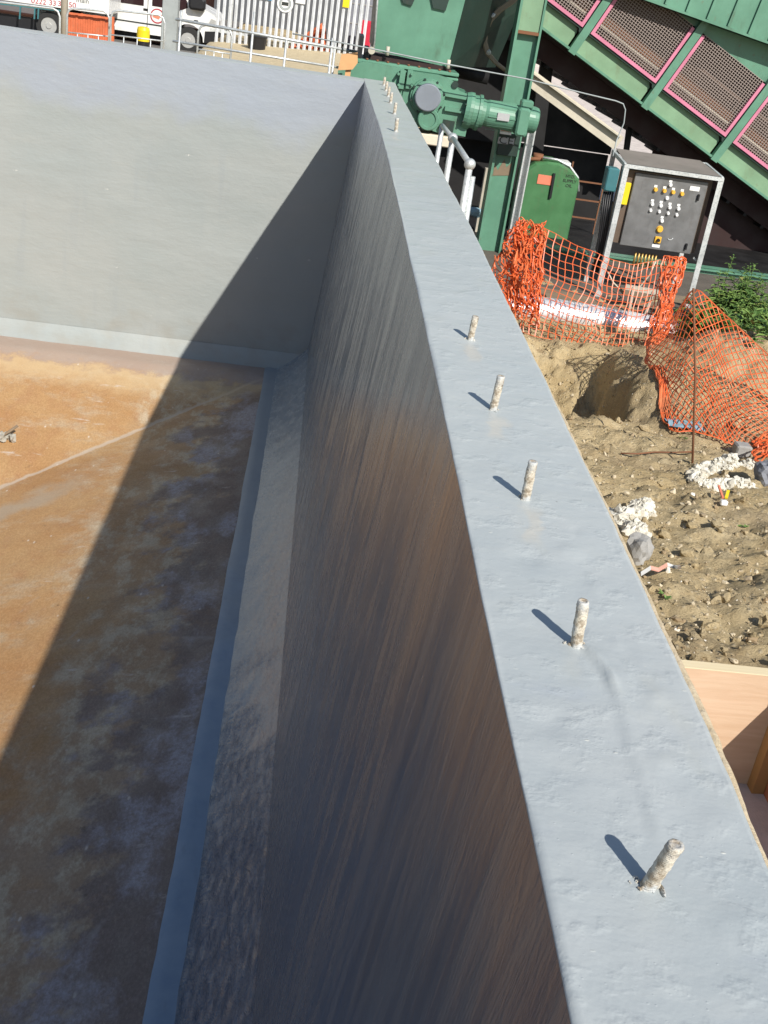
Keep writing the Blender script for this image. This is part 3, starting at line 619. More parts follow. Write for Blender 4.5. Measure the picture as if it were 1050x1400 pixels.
# hopper standing on a flanged base
hp = thing('hopper', 'large green sheet steel hopper with dark flared side above gearbox', 'hopper', (.9, 13.9, .1))
b = MB(); f0, b0 = 13.9, 15.6
fr = [(.478, .185), (1.368, .125), (1.446, .86), (1.60, 2.3), (.40, 2.3), (.462, .72)]
MB().prism(fr, f0, f0 + .02).build('front_plate', 'green', hp)
b = MB().add([(1.368, f0, .125), (1.446, f0, .86), (1.60, f0, 2.3), (2.55, b0, 2.3), (2.35, b0, .86), (2.15, b0, .1)], [(0, 5, 4, 1), (1, 4, 3, 2)])
b.add([(.40, f0 + .02, 2.3), (.478, f0 + .02, .185), (.478, b0, .185), (.40, b0, 2.3)], [(0, 1, 2, 3)]); b.build('side_plate', 'dgreen', hp)  # darker green than the front: the side's shade put into its colour
b = MB()
for px0, px1, pz in ((549, 566, 8), (590, 612, 15)):
    a0, a1, a2, a3 = at(px0 - 3, -14, 13.88), at(px1 + 5, -10, 13.88), at(px1 - 3, pz, 13.88), at(px0 + 2, pz - 4, 13.88)
    MB().prism([(v.x, v.z) for v in (a0, a3, a2, a1)], 13.87, 13.898).build('stiffener_plate', 'dgreen', hp)
b = MB().bev((.30, 13.72, .045), (1.49, 14.6, .085), .008).bev((.30, 13.72, -.0), (1.49, 14.6, .03), .008); b.build('base_flange', 'green', hp)
b = MB().box((.34, 13.80, .032), (1.44, 14.5, .044)).box((.46, 13.86, .087), (1.40, 14.5, .13)); b.build('flange_gap', 'belly', hp)
b = MB().tube([at(511, 70, 13.82), at(516, 0, 13.82), at(519, -40, 13.82)], .012, 6); b.build('edge_bead', 'galv', hp)
b = MB()
for px, py in ((530, 70), (613, 88)):
    p = at(px, py, 13.8); b.cyl((p.x, 13.8, p.z - .045), (p.x, 13.8, p.z + .05), .022, 8)
p = at(508, 69, 13.8); b.lathe((p.x, 13.8, p.z), (0, -1, 0), [(-.03, .04), (.03, .04), (.03, 0)], 12); b.build('pipe_bracket', 'cream', hp)
MB().box((.31, 13.85, .09), (.36, 14.4, .32)).build('side_guard', 'blackp', hp); MB().box((.39, 13.9, .09), (.44, 14.4, .2)).build('side_guard', 'blackp', hp)

# thin conduit running across to the control panel
b = MB(); c_ = [at(400, 46, 13.2), at(480, 61, 13.2), at(530, 71, 13.2), at(612, 88, 13.2), at(720, 108, 13.2), at(800, 128, 13.2), at(842, 138, 13.2), at(852, 142, 13.2), at(855, 150, 13.2), at(853, 168, 13.2), at(843, 192, 13.2), at(838, 214, 13.0)]
b.tube(c_, .0075, 8); tag(b.build('conduit', 'greypost', None, c_[4]), 'thin galvanised conduit running from the hopper to the control panel', 'pipe')

# H column
cl = thing('steel_column', 'green steel H column with rusty stiffener behind the motor', 'column', (2.25, 14.15, -2.1))
b = MB().box((2.105, 14.10, -2.1), (2.135, 14.36, 2.2)); b.build('flange', 'green', cl)
b = MB().box((2.385, 14.10, -2.1), (2.41, 14.36, 2.2)); b.build('flange', 'green', cl)
b = MB().box((2.136, 14.19, -2.1), (2.384, 14.21, 2.2)); b.build('web', 'green', cl)
MB().box((2.137, 14.105, .59), (2.383, 14.188, .625)).build('stiffener', 'rust', cl)
MB().box((2.137, 14.12, .626), (2.383, 14.188, 2.2)).build('web_plate', 'green2', cl)
MB().bev((2.13, 14.06, -.78), (2.385, 14.099, -.52), .006).build('bracket', 'dgreen', cl)
p0, p1, p2, p3 = at(682, 187, 14.05), at(704, 189, 14.05), at(702, 198, 14.05), at(680, 196, 14.05)
pl_ = MB().prism([(v.x, v.z) for v in (p0, p3, p2, p1)], 14.05, 14.058).build('approval_plate', 'paleplate', cl)
text('lettering', 'CE', .12, 'blktxt', pl_, (*((p0 + p1 + p2 + p3) / 4).xy[:1], 14.048, ((p0 + p1 + p2 + p3) / 4).z), sx=1.25, ext=.001)
a = at(692, 178, 14.04); st_ = MB().box((a.x - .07, 14.04, a.z - .05), (a.x + .07, 14.05, a.z + .05)).build('sticker', 'whitep', cl)
MB().box((a.x - .062, 14.036, a.z - .012), (a.x + .062, 14.039, a.z + .042)).build('sticker_band', 'salmon', cl)
b = MB()
for z in (-1.62, -1.74, -1.95): b.cyl((2.412, 14.16, z), (2.44, 14.16, z), .022, 6)
b.build('bolt', 'dgreen', cl)
MB().prism([(2.15, -1.05), (2.36, -1.02), (2.36, -.86), (2.30, -.93), (2.26, -.84), (2.2, -.98), (2.15, -.9)], 14.184, 14.189).build('stain', 'wood', cl)
b = MB().box((2.455, 14.02, -1.9), (2.475, 14.14, -.40)).box((2.475, 14.12, -1.9), (2.535, 14.14, -.40)).box((2.535, 14.02, -1.9), (2.55, 14.14, -.40))
tag(b.build('channel_strut', 'galv', None, (2.5, 14.1, -1.9)), 'upright galvanised channel strut fixed beside the green column', 'strut')
b = MB().box((2.41, 14.55, -2.12), (6.6, 14.57, -1.9)).box((2.41, 14.5, -1.92), (6.6, 14.75, -1.90)).box((2.41, 14.5, -2.14), (6.6, 14.75, -2.12))
tag(b.build('base_beam', 'green', None, (4, 14.6, -2.1)), 'low green base beam lying along the ground behind the control panel', 'beam')
b = MB().beam(at(722, 104, 15.8), at(846, 196, 15.8), .06, .20); b.beam(at(722, 95, 15.76), at(848, 187, 15.76), .14, .02)
tag(b.build('raking_beam', 'cream', None, (3.3, 15.8, -.3)), 'sloping cream painted steel beam below the conveyor', 'beam')

# inclined conveyor --------------------------------------------------------
YC = 16.0
cv = thing('conveyor', 'big inclined green conveyor with pink framed mesh side panels', 'conveyor', (4.5, YC, -1))
o = at(877, 143, YC); o = Vector((o.x, o.z)); th = math.radians(-25.65); ex = Vector((math.cos(th), math.sin(th))); ez = Vector((-math.sin(th), math.cos(th)))
def C(a, h): v = o + ex * a + ez * h; return (v.x, v.y)
BAY = (Vector((at(972, 215, YC).x, at(972, 215, YC).z)) - o).length
def cpoly(b, pts, y0, y1): b.prism([C(*p) for p in pts], y0, y1); return b
H1, H2 = .285, 1.13    # foot of the mesh, top of the mesh
A0, A1 = -3.2 * BAY, 4.2 * BAY
cpoly(MB(), [(A0, -.0), (A1, -.0), (A1, .03), (A0, .03)], YC - .03, YC + .2).build('bottom_chord', 'green', cv)
b = MB(); 
for k in range(-3, 4): cpoly(b, [(k * BAY + .11, .031), ((k + 1) * BAY - .03, .031), ((k + 1) * BAY - .03, H1 - .05), ((k + 1) * BAY - .08, H1), (k * BAY + .13, H1)], YC + .06, YC + .075)
b.build('lower_panel', 'green2', cv)
b = MB()
for k in range(-3, 4): cpoly(b, [(k * BAY + .10, H1 + .001), ((k + 1) * BAY - .05, H1 + .001), ((k + 1) * BAY - .03, H1 - .03), ((k + 1) * BAY - .005, H1 - .05), ((k + 1) * BAY - .005, H1 + .02), (k * BAY + .10, H1 + .02)], YC - .01, YC + .06)
b.build('flange_lip', 'dgreen', cv)
for k in range(-2, 5):
    cpoly(MB(), [(k * BAY - .005, -.02), (k * BAY + .10, -.02), (k * BAY + .10, 1.75), (k * BAY - .005, 1.75)], YC - .05, YC + .058).build('upright_bar', 'green', cv)
b = MB(); cpoly(b, [(A0, H2 + .03), (A1, H2 + .03), (A1, 1.85), (A0, 1.85)], YC + .05, YC + .065); b.build('upper_panel', 'green', cv)
for k in range(-2, 4):
    a0, a1 = k * BAY + .115, (k + 1) * BAY - .02; t_ = .045
    fr_ = MB(); cpoly(fr_, [(a0, H1 + .03), (a1, H1 + .03), (a1, H1 + .03 + t_), (a0, H1 + .03 + t_)], YC - .03, YC + .03)
    cpoly(fr_, [(a0, H1 + .03 + t_), (a0 + t_, H1 + .03 + t_), (a0 + t_, H2), (a0, H2)], YC - .03, YC + .03); cpoly(fr_, [(a1 - t_, H1 + .03 + t_), (a1, H1 + .03 + t_), (a1, H2), (a1 - t_, H2)], YC - .03, YC + .03)
    pf = fr_.build('mesh_panel', 'pink', cv)
    w = MB(); nx_, nz_ = 27, 24; x0, x1, z0, z1 = a0 + t_ - .006, a1 - t_ + .006, H1 + .03 + t_ - .006, H2 + .02
    for i in range(nx_ + 1): u = lerp(x0, x1, i / nx_); w.beam((C(u, z0)[0], YC, C(u, z0)[1]), (C(u, z1)[0], YC, C(u, z1)[1]), .0075, .0075, (0, 1, 0))
    for i in range(nz_ + 1): u = lerp(z0, z1, i / nz_); w.beam((C(x0, u)[0], YC + .005, C(x0, u)[1]), (C(x1, u)[0], YC + .005, C(x1, u)[1]), .0075, .0075, (0, 1, 0))
    w.build('wire_mesh', 'wire', pf)
b = MB(); cpoly(b, [(A0, H1 + .17), (A1, H1 + .17), (A1, H1 + .21), (A0, H1 + .21)], YC + .09, YC + .11); b.build('belt_edge', 'cream', cv)
b = MB(); cpoly(b, [(A0, H1 + .211), (A1, H1 + .211), (A1, H1 + .33), (A0, H1 + .33)], YC + .12, YC + .14); b.build('return_roller_guard', 'rust', cv)
b = MB(); cpoly(b, [(A0, .29), (A1, .29), (A1, 1.155), (A0, 1.155)], YC + .35, YC + .37); b.build('inner_skirt', 'grate', cv)
b = MB(); cpoly(b, [(A0, 1.16), (A1, 1.16), (A1, 1.22), (A0, 1.22)], YC + .066, YC + 2.3); cpoly(b, [(A0, 1.80), (A1, 1.80), (A1, 1.86), (A0, 1.86)], YC + .066, YC + 2.3); b.build('deck', 'dgreen', cv)
b = MB(); cpoly(b, [(A0, -.30), (A1, -.30), (A1, -.03), (A0, -.03)], YC + .35, YC + 2.2); cpoly(b, [(A0, -.04), (A1, -.04), (A1, .28), (A0, .28)], YC + .21, YC + .24)
b.build('belly_plate', 'belly', cv)
b = MB(); 
for k in range(-6, 18): cpoly(b, [(k * .33, -.34), (k * .33 + .05, -.34), (k * .33 + .05, -.30), (k * .33, -.30)], YC + .35, YC + 2.1)
b.build('return_idler', 'black', cv)
# walkway parapet above the panels
b = MB(); u0_, u1_ = at(880, -2, YC - .16), at(1060, 62, YC - .16); sl = Vector((u1_.x - u0_.x, 0, u1_.z - u0_.z)).normalized()
q0 = u0_ - sl * 3; q1 = u1_ + sl * 2; up_ = Vector((-sl.z, 0, sl.x))
b.add([q0, q1, q1 + up_ * 1.1, q0 + up_ * 1.1], [(0, 1, 2, 3)]).beam(q0 + Vector((0, -.03, 0)), q1 + Vector((0, -.03, 0)), .05, .03)
par = b.build('walkway_parapet', 'green', cv)
b = MB()
for k in range(26): p = q0 + sl * (k * .30) + Vector((0, -.02, 0)); b.beam(p + up_ * .02, p + up_ * 1.1, .035, .03, (0, 1, 0))
b.build('parapet_rib', 'green', par)
b = MB().add([q0, q1, q1 + Vector((0, .20, -.02)), q0 + Vector((0, .20, -.02))], [(0, 1, 2, 3)]); b.build('walkway_soffit', 'dgreen', cv)
# dark plates painting in the shade under the conveyor, with legs, shaft and ladder ---------------------------
ch = thing('machine_chassis', 'machine legs and shaft with added dark plates for shade under the conveyor', 'chassis', (3, 17.5, -2))
b = MB().box((1.45, 17.3, -2.05), (4.30, 17.36, -.98)).box((1.40, 16.9, -.98), (2.72, 17.0, 2.0)); b.box((4.98, 17.0, -2.05), (9, 17.06, -.78))
b.add([(2.7, 17.2, -.95), (4.30, 17.2, -.95), (4.30, 17.2, -.62), (2.7, 17.2, -.10)], [(0, 1, 2, 3)]); b.build('shade_backing', 'black', ch)  # black backing added so the space under the conveyor reads as shade
b = MB().prism([(v.x, v.z) for v in (at(742, 60, 16.7), at(758, 62, 16.7), at(740, 215, 16.7), at(718, 215, 16.7))], 16.6, 16.7); b.build('leg', 'black', ch)
b = MB().prism([(v.x, v.z) for v in (at(859, 150, 16.7), at(866, 150, 16.7), at(856, 222, 16.7), at(850, 222, 16.7))], 16.6, 16.7); b.build('leg', 'black', ch)
b = MB().cyl((1.55, 15.9, -.02), (2.12, 15.9, -.06), .085, 16).cyl((1.1, 15.9, -.62), (2.1, 15.9, -.66), .05, 10); b.build('shaft', 'black', ch)
b = MB()
for z in (-1.25, -1.5, -1.75): b.beam((3.55, 16.2, z), (4.05, 16.2, z), .02, .02)
for x in (3.55, 4.05): b.beam((x, 16.2, -2.0), (x, 16.2, -1.0), .02, .02)
b.build('ladder_frame', 'rust', ch)
MB().box((1.4, 14.76, -2.06), (9, 17.2, -1.955)).build('shade_base', 'black', ch)  # black sheet added over the ground to paint its shade
MB().add([(4.75, 16.62, -2.0), (9.5, 16.62, -2.0), (9.5, 16.62, -1.5), (4.75, 16.62, -.62)], [(0, 1, 2, 3)]).build('shade_skirt', 'belly', ch)  # dark panel added to fill in the shade below the conveyor tail
b = MB().box((2.2, 15.2, -2.05), (2.3, 15.3, -1.12)); b.build('prop', 'pole', ch)
b = MB().blob((2.12, 15.0, -1.66), .11, .35, 2, (1, .7, .7)); tag(b.build('plastic_bag', 'bluep', None, (2.12, 15, -1.75)), 'crumpled pale blue bag lying behind the green column', 'bag')
b = MB().bev((4.90, 15.6, -1.55), (5.05, 15.9, -.95), .01); tag(b.build('timber_post', 'amber', None, (5, 15.7, -1.55)), 'short yellow brown post standing in shade behind the control panel', 'post')

# hydraulic hoses
hs = thing('hydraulic_hose', 'bundle of muddy hydraulic hoses looping down beside the green column', 'hose', (1.9, 14.8, .4))
for dx, r in ((0, .02), (3, .018), (7, .018)):
    w_ = [at(a + dx * .6, c + dx * .25, 14.8) for a, c in ((714, -14), (697, 2), (682, 12), (668, 26), (661, 42), (660, 56), (665, 72), (676, 85), (690, 96))]
    MB().tube(w_, r, 8).build('hose', 'hose', hs)
MB().tube([at(a, c, 14.77) for a, c in ((672, 22), (664, 36), (657, 52), (654, 66), (653, 76))], .011, 6).build('hose', 'cream', hs)
for px, py in ((673, 21), (663, 40), (668, 72)): MB().blob(at(px, py, 14.78), .035, .2, 1).build('hose_clip', 'galv', hs)

# guard rail of tube with ball joints
gr = thing('guard_rail', 'galvanised tube guard rail with ball joints behind the tank wall', 'rail', (1.29, 10.7, -2))
za = -.36; b = MB()
yA, yB, yC_ = 12.15, 11.5, 9.87
for y in (yB, yC_): MB().cyl((1.285, y, -2.05), (1.285, y, za), .030, 12).build('post', 'galv', gr)
MB().cyl((1.36, yC_ + .03, -2.05), (1.33, yC_ + .02, za - .1), .024, 12).build('post', 'galv', gr); MB().cyl((1.23, yA, -2.05), (1.23, yA, za + .03), .026, 12).build('post', 'galv', gr); b = MB().cyl((1.285, yB, za), (1.285, yC_, za), .026, 12).cyl((1.23, yA, za + .03), (1.285, yB, za), .024, 10); b.build('top_rail', 'galv', gr)
for y in (yB, yC_): MB().blob((1.285, y, za), .050, 0, 3, (1, 1, 1), True).build('ball_joint', 'galv', gr)

# green oil tank
yT = 15.5; tk = thing('oil_tank', 'rounded green oil tank with faded red label and gauge slot', 'tank', (3.16, yT, -2.05))
pr = [(2.775, -2.1), (3.545, -2.1), (3.545, -1.20), (3.53, -1.13), (3.38, -1.02), (3.22, -.965), (3.06, -.965), (2.90, -1.0), (2.80, -1.09), (2.775, -1.2)]
b = MB(); n = len(pr); cx, cz = 3.16, -1.5
ins = [(cx + (x - cx) * .94, cz + (z - cz) * .95) for x, z in pr]
for p_, y in ((ins, yT), (pr, yT + .04), (pr, yT + .6)): b.v += [Vector((x, y, z)) for x, z in p_]
b.f.append(tuple(range(n))); b.sm.append(False)
for k in range(2):
    for i in range(n): b.f.append((k * n + i, k * n + n + i, k * n + n + (i + 1) % n, k * n + (i + 1) % n)); b.sm.append(False)
b.f.append(tuple(range(3 * n - 1, 2 * n - 1, -1))); b.sm.append(False)
b.build('shell', 'tankgreen', tk)
p = at(745, 246, yT - .01); MB().box((p.x - .10, yT - .008, p.z - .062), (p.x + .10, yT - .001, p.z + .062)).build('label', 'salmon', tk)
b = MB().beam(at(758, 237, yT - .02), at(752, 271, yT - .02), .03, .03, (0, 1, 0)); b.build('gauge', 'blackp', tk)
p = at(779, 248, yT - .01)
for k, s_ in enumerate(('HYD.', 'SUPPLY', 'OIL')): text('lettering', s_, .058, 'blktxt', tk, (p.x, yT - .004, p.z + .062 - k * .062), ext=.001)
b = MB().cyl((2.95, yT + .2, -.99), (2.95, yT + .2, -.90), .07, 14).cyl((2.78, yT + .15, -.99), (3.0, yT + .15, -.95), .025, 8); b.build('filler_cap', 'rust', tk)
b = MB().tube([(3.0, yT + .1, -.93), (3.2, yT + .08, -.93), (3.38, yT + .08, -.99), (3.52, yT + .08, -1.12), (3.57, yT + .08, -1.3)], .016, 8); b.build('lid_strap', 'galv', tk)
b = MB().box((3.28, yT + .12, -1.0), (3.40, yT + .4, -.955)); b.build('lid_tag', 'whitep', tk)

# control panel -------------------------------------------------------------
cp = thing('control_panel', 'stainless control cabinet hung in a galvanised angle frame with rain hood', 'control panel', (3.87, 12.6, -2.02))
yP = 12.5
for x in (3.335, 4.405):
    b = MB().box((x - .03, yP, -2.08), (x + .03, yP + .008, -.50)).box((x - .03 if x < 4 else x + .022, yP + .008, -2.08), (x - .022 if x < 4 else x + .03, yP + .07, -.50)); b.build('leg', 'galv', cp)
for x in (3.335, 4.405): MB().box((x - .025, 13.18, -2.08), (x + .025, 13.21, -.46)).build('leg', 'galv', cp)
b = MB().box((3.31, yP - .004, -.53), (4.43, yP + .05, -.49)).beam((3.32, yP + .03, -.505), (3.32, 13.2, -.455), .03, .04).beam((4.42, yP + .03, -.505), (4.42, 13.2, -.455), .03, .04).box((3.32, 13.17, -.475), (4.42, 13.2, -.435)); b.build('top_frame', 'galv', cp)
b = MB().add([(3.33, yP + .02, -.486), (4.41, yP + .02, -.486), (4.36, 13.24, -.425), (3.36, 13.24, -.425)], [(0, 1, 2, 3)]).add([(3.33, yP + .02, -.49), (4.41, yP + .02, -.49), (4.36, 13.24, -.429), (3.36, 13.24, -.429)], [(3, 2, 1, 0)]); b.build('rain_hood', 'hood', cp)
b = MB().box((3.375, yP + .12, -1.36), (4.36, yP + .40, -.56)); b.build('enclosure', 'brownsteel', cp)
yD = yP + .085
FRX = at(868, 234, yD); D0, D1, D2, D3 = at(868, 235, yD), at(967, 250, yD), at(945, 350, yD), at(849, 333, yD)
xl = (D0.x + D3.x) / 2; xr = (D1.x + D2.x) / 2; zt = (D0.z + D1.z) / 2; zb = (D2.z + D3.z) / 2
door = MB().bev((xl, yD, zb), (xr, yD + .034, zt), .006).build('door', 'steel', cp)
def zm(a, c): return 820 + a / 5.526, 210 + c / 5.526
def knob(name, pts, m, r, ln):
    for a, c in pts:
        p = at(*zm(a, c), yD); MB().lathe((p.x, yD + .001, p.z), (0, -1, 0), [(0, r * 1.15), (.008, r * 1.15), (.009, r), (ln, r * .92), (ln, 0)], 14).build(name, m, door)
knob('indicator_lamp', [(420, 270), (487, 280), (553, 290), (620, 303)], 'amber', .021, .035)
knob('push_button', [(533, 235), (507, 335), (395, 380), (460, 392), (527, 405), (593, 415), (468, 507)], 'whitep', .019, .03)
knob('push_button', [(383, 427), (448, 437), (515, 450), (580, 462)], 'whitep', .016, .03)
b = MB()
for a, c in [(395, 366), (460, 378), (527, 391), (593, 401), (468, 493), (420, 258), (487, 268), (553, 279), (620, 290), (533, 221)]:
    p = at(*zm(a, c), yD); b.box((p.x - .017, yD - .004, p.z + .006), (p.x + .017, yD - .001, p.z + .03))
b.build('legend_tags', 'whitep', door)
knob('selector_switch', [(452, 570)], 'amber', .034, .03)
p = at(*zm(437, 650), yD); MB().bev((p.x - .037, yD - .02, p.z - .037), (p.x + .037, yD - .001, p.z + .037), .004).build('isolator', 'amber', door); MB().cyl((p.x, yD - .045, p.z), (p.x, yD - .0205, p.z), .019, 12).build('isolator_knob', 'blackp', door)
p = at(*zm(423, 697), yD); MB().box((p.x - .045, yD - .004, p.z - .016), (p.x + .045, yD - .001, p.z + .016)).build('label_plate', 'whitep', door)
p = at(*zm(717, 265), yD); MB().box((p.x - .055, yD - .004, p.z - .024), (p.x + .055, yD - .001, p.z + .024)).build('label_plate', 'whitep', door)
for a, c in ((742, 330), (650, 700)): p = at(*zm(a, c), yD); MB().bev((p.x - .010, yD - .03, p.z - .035), (p.x + .010, yD - .001, p.z + .035), .003).build('lock', 'blackp', door)
p = at(*zm(533, 632), yD); MB().tube([(p.x + .03 * math.cos(t), yD - .004, p.z + .03 * math.sin(t)) for t in (-2.6, -2.1, -1.6, -1.1, -.6, -.1)], .004, 6).build('glint_arc', 'galv', door)  # bright arc shaped after the reflection on the scratched door
p = at(854, 264, yP + .11); MB().bev((p.x - .07, yP + .06, p.z - .12), (p.x + .04, yP + .118, p.z + .12), .006).build('warning_plate', 'yellow', cp)
p = at(838, 246, yP + .02); MB().bev((p.x - .07, yP + .03, p.z - .13), (p.x + .06, yP + .2, p.z + .12), .012).build('junction_box', 'teal', cp)
b = MB()
for k in range(7): p = at(868 + k * 4.6, 352 + k * .6, yP + .2); b.cyl((p.x, p.y, p.z - .10), (p.x, p.y, p.z + .06), .013, 8)
b.build('cable_gland', 'hazel', cp)
b = MB(); 
for k in range(5): p = at(826 + k * 3, 262, yP + .1); b.tube([p, at(822 + k * 2.6, 300, yP + .1), at(816 + k * 2.6, 345, yP + .12), at(810 + k * 2, 372, yP + .15)], .011, 6)
b.build('cable', 'blackp', cp)
MB().tube([at(a, c, 12.35) for a, c in ((897, 356), (888, 376), (876, 391), (862, 399), (848, 396), (838, 386), (831, 372))], .009, 6).build('cable', 'cream', cp)
MB().beam(at(948, 352, yP + .06), at(952, 356, yP + .06), .02, .02).build('stay', 'galv', cp)

# ------------------------------------------------------------------ excavation
sp_ = thing('duct_pipe', 'shiny silver foil clad pipe lying on the ground behind orange net', 'pipe', (3.2, 11.4, -2.05))
MB().tube([(1.2 + i * .09, 11.4 + .004 * math.sin(i * 1.3), -1.94 - .018 * sm(2.5, 4.1, 1.2 + i * .09) * 3) for i in range(31)], [.150 + .0018 * (i % 5 == 0) for i in range(31)], 28).build('straight_length', 'silver', sp_)
random.seed(9)
def foil(u, v):
    a = 6.28319 * v; x = lerp(3.88, 4.22, u); r = (.135 + .02 * nz(u * 9, math.cos(a) * 2, math.sin(a) * 2, 3)) * (1 - .35 * u); return (x, 11.4 + r * math.cos(a), -2.0 - .05 * u + r * math.sin(a))
MB().grid(16, 26, foil, False).build('crumpled_end', 'silver', sp_)
# planks and rails lying behind the pipe
pk = [((745, 405), (868, 428), 11.85, 'grey weathered plank lying flat just behind the silver pipe', .11), ((720, 392), (812, 412), 12.05, 'dark plank lying behind the net, left of the panel leg', .10),
      ((850, 398), (950, 412), 12.15, 'plank lying between the two panel legs', .12), ((868, 412), (945, 428), 11.8, 'short plank lying between pipe and right panel leg', .09)]
for i, (a, c, y, lab, w) in enumerate(pk):
    p, q = at(*a, y), at(*c, y); p.z = max(p.z, ground(p.x, p.y) + .03); q.z = max(q.z, ground(q.x, q.y) + .03); b = MB().beam(p, q, w * 1.5, .04); tag(b.build('timber_plank', 'wood', None, (p + q) / 2), lab, 'plank', 'timber planks behind the pipe')
b = MB()
for a, c in (((857, 438), (866, 392)), ((878, 440), (893, 398))): b.beam(at(*a, 11.75), at(*c, 11.75), .05, .03)
b.beam(at(855, 392, 11.76), at(900, 400, 11.76), .05, .05); tag(b.build('trestle', 'pole', None, at(870, 430, 11.75)), 'small pale timber trestle standing behind the net under the panel', 'trestle')

# orange barrier nets: every strand is a thin ribbon of plastic
def strand(b, pts, r, flat_=1.7):
    b.tube(pts, r, 4, False)
def net(name, label, S, nu, nv, r, parent_loc, fn_skip=None, sub=3, group=None):
    b = MB()
    for i in range(nu + 1): b.tube([S(i / nu, j / (nv * sub)) for j in range(nv * sub + 1)], r * 1.15, 4, False)
    for j in range(nv + 1): b.tube([S(i / (nu * sub), j / nv) for i in range(nu * sub + 1)], r * .8, 4, False)
    return tag(b.build(name, 'net', None, parent_loc), label, 'net', group)
def crv(tab, u):
    n = len(tab) - 1; f = min(u, .99999) * n; i = int(f); t = f - i
    p0, p1, p2, p3 = (Vector(tab[max(0, min(n, i + k))]) for k in (-1, 0, 1, 2))
    return .5 * ((2 * p1) + (p2 - p0) * t + (2 * p0 - 5 * p1 + 4 * p2 - p3) * t * t + (3 * p1 - p0 - 3 * p2 + p3) * t ** 3)
T1 = [at(738, 306, 11.0), at(775, 328, 10.95), at(820, 347, 10.9), at(850, 360, 10.85), at(880, 360, 10.85), at(910, 355, 10.9), at(936, 356, 10.95)]
B1 = [at(712, 452, 10.75), at(745, 462, 10.6), at(780, 474, 10.5), at(815, 482, 10.5), at(845, 490, 10.45), at(875, 490, 10.5), at(890, 486, 10.55)]
def S1(u, v):
    a, c = crv(T1, u), crv(B1, u); p = a.lerp(c, v); k = math.sin(math.pi * v)
    p += Vector((.035 * nz(u * 6, v * 4, 1, 2), -.05 * k + .07 * nz(u * 5, v * 3, 3, 2), .03 * nz(u * 5, v * 5, 7, 2))); return p
net('barrier_net', 'orange plastic barrier net strung in front of the silver pipe and panel', S1, 27, 15, .0050, (2.9, 10.8, -2))
# gathered left bunch
random.seed(31); b = MB()
for layer in range(4):
    ph = layer * 7.7
    Tt = [at(697 + layer * 3, 318 - layer * 4, 11.0), at(712, 300 + layer * 5, 11.0), at(726, 305, 11.0), at(742, 306 + layer * 3, 11.0)]
    Bt = [at(672 + layer * 8, 372 + layer * 18, 10.95 - .06 * layer), at(690 + layer * 6, 402 + layer * 10, 10.9 - .06 * layer), at(708 + layer * 2, 432, 10.8 - .05 * layer), at(735, 445, 10.7)]
    def S2(u, v):
        p = crv(Tt, u).lerp(crv(Bt, u), v); return p + Vector((.065 * nz(u * 4 + ph, v * 5, 1, 3), .12 * nz(u * 4 + ph, v * 6, 4, 3), .08 * nz(u * 5 + ph, v * 6, 8, 3)))
    for i in range(9): b.tube([S2(i / 8, j / 40) for j in range(41)], .0075, 4, False)
    for j in range(15): b.tube([S2(i / 24, j / 14) for i in range(25)], .0055, 4, False)
tag(b.build('barrier_net', 'net', None, (2.1, 10.9, -2)), 'bunched heap of orange barrier net by the wall edge and green column', 'net')
# hanging bunch at right end of the strung net
b = MB()
for k in range(3):
    ph = 3.1 * k + 50
    Tt = [at(908 + k * 4, 352, 10.9), at(925, 350 + k, 10.88), at(937, 356, 10.9)]; Bt = [at(882 + k * 4, 478, 10.2), at(895 + k * 3, 470, 10.2), at(912, 455, 10.3)]
    def S3(u, v):
        w_ = .55 + .9 * abs(v - .5) * 1.9; c = crv(Tt, .5).lerp(crv(Bt, .5), v); p = crv(Tt, u).lerp(crv(Bt, u), v); p = c.lerp(p, min(1, w_)); return p + Vector((.05 * nz(u * 3 + ph, v * 5, 1, 3), .07 * nz(u * 3 + ph, v * 6, 4, 3), .03 * nz(u * 3 + ph, v * 6, 8, 3)))
    for i in range(5): b.tube([S3(i / 4, j / 40) for j in range(41)], .0075, 4, False)
    for j in range(10): b.tube([S3(i / 12, j / 9) for i in range(13)], .0055, 4, False)
tag(b.build('barrier_net', 'net', None, (3.6, 10.6, -2)), 'gathered hank of orange net hanging below the control panel', 'net')
# loose diamond net laid over the spoil and up past the rusty pole
def lay(px, py, y, lift=.03):
    p = at(px, py, y); q = gp(px, py, lift)
    return q if q.y < p.y else p
T4 = [at(884, 466, 9.9), at(915, 440, 9.6), at(948, 396, 9.0), at(985, 425, 8.9), at(1020, 457, 8.7), at(1062, 494, 8.5), at(1110, 530, 8.3)]
B4 = [lay(898, 560, 9), lay(912, 592, 9), lay(945, 600, 9), lay(980, 607, 9), lay(1005, 618, 9), lay(1045, 612, 9), lay(1090, 610, 9)]
def S4(u, v):
    p = crv(T4, u).lerp(crv(B4, u), v); p += Vector((.03 * nz(u * 6, v * 4, 21, 2), .06 * nz(u * 5, v * 5, 23, 2) + .10 * math.sin(math.pi * v), -.05 * math.sin(math.pi * v)))
    gz = ground(p.x, p.y) + .03
    if p.z < gz: p.z = gz
    return p
b = MB(); NA, NB = 25, 16
for k in range(-NB, NA + 1):      # two diagonal families
    for sgn in (1, -1):
        pts = []
        for j in range(NB * 2 + 1):
            v = j / (NB * 2); u = (k + v * NB) / NA if sgn > 0 else (k + NB - v * NB) / NA
            if 0 <= u <= 1: pts.append(S4(u, v))
        if len(pts) > 2: b.tube(pts, .0042, 4, False)
for v in (0, 1): b.tube([S4(i / 60, v) for i in range(61)], .0055, 4, False)
b.tube([S4(0, i / 30) for i in range(31)], .007, 4, False)
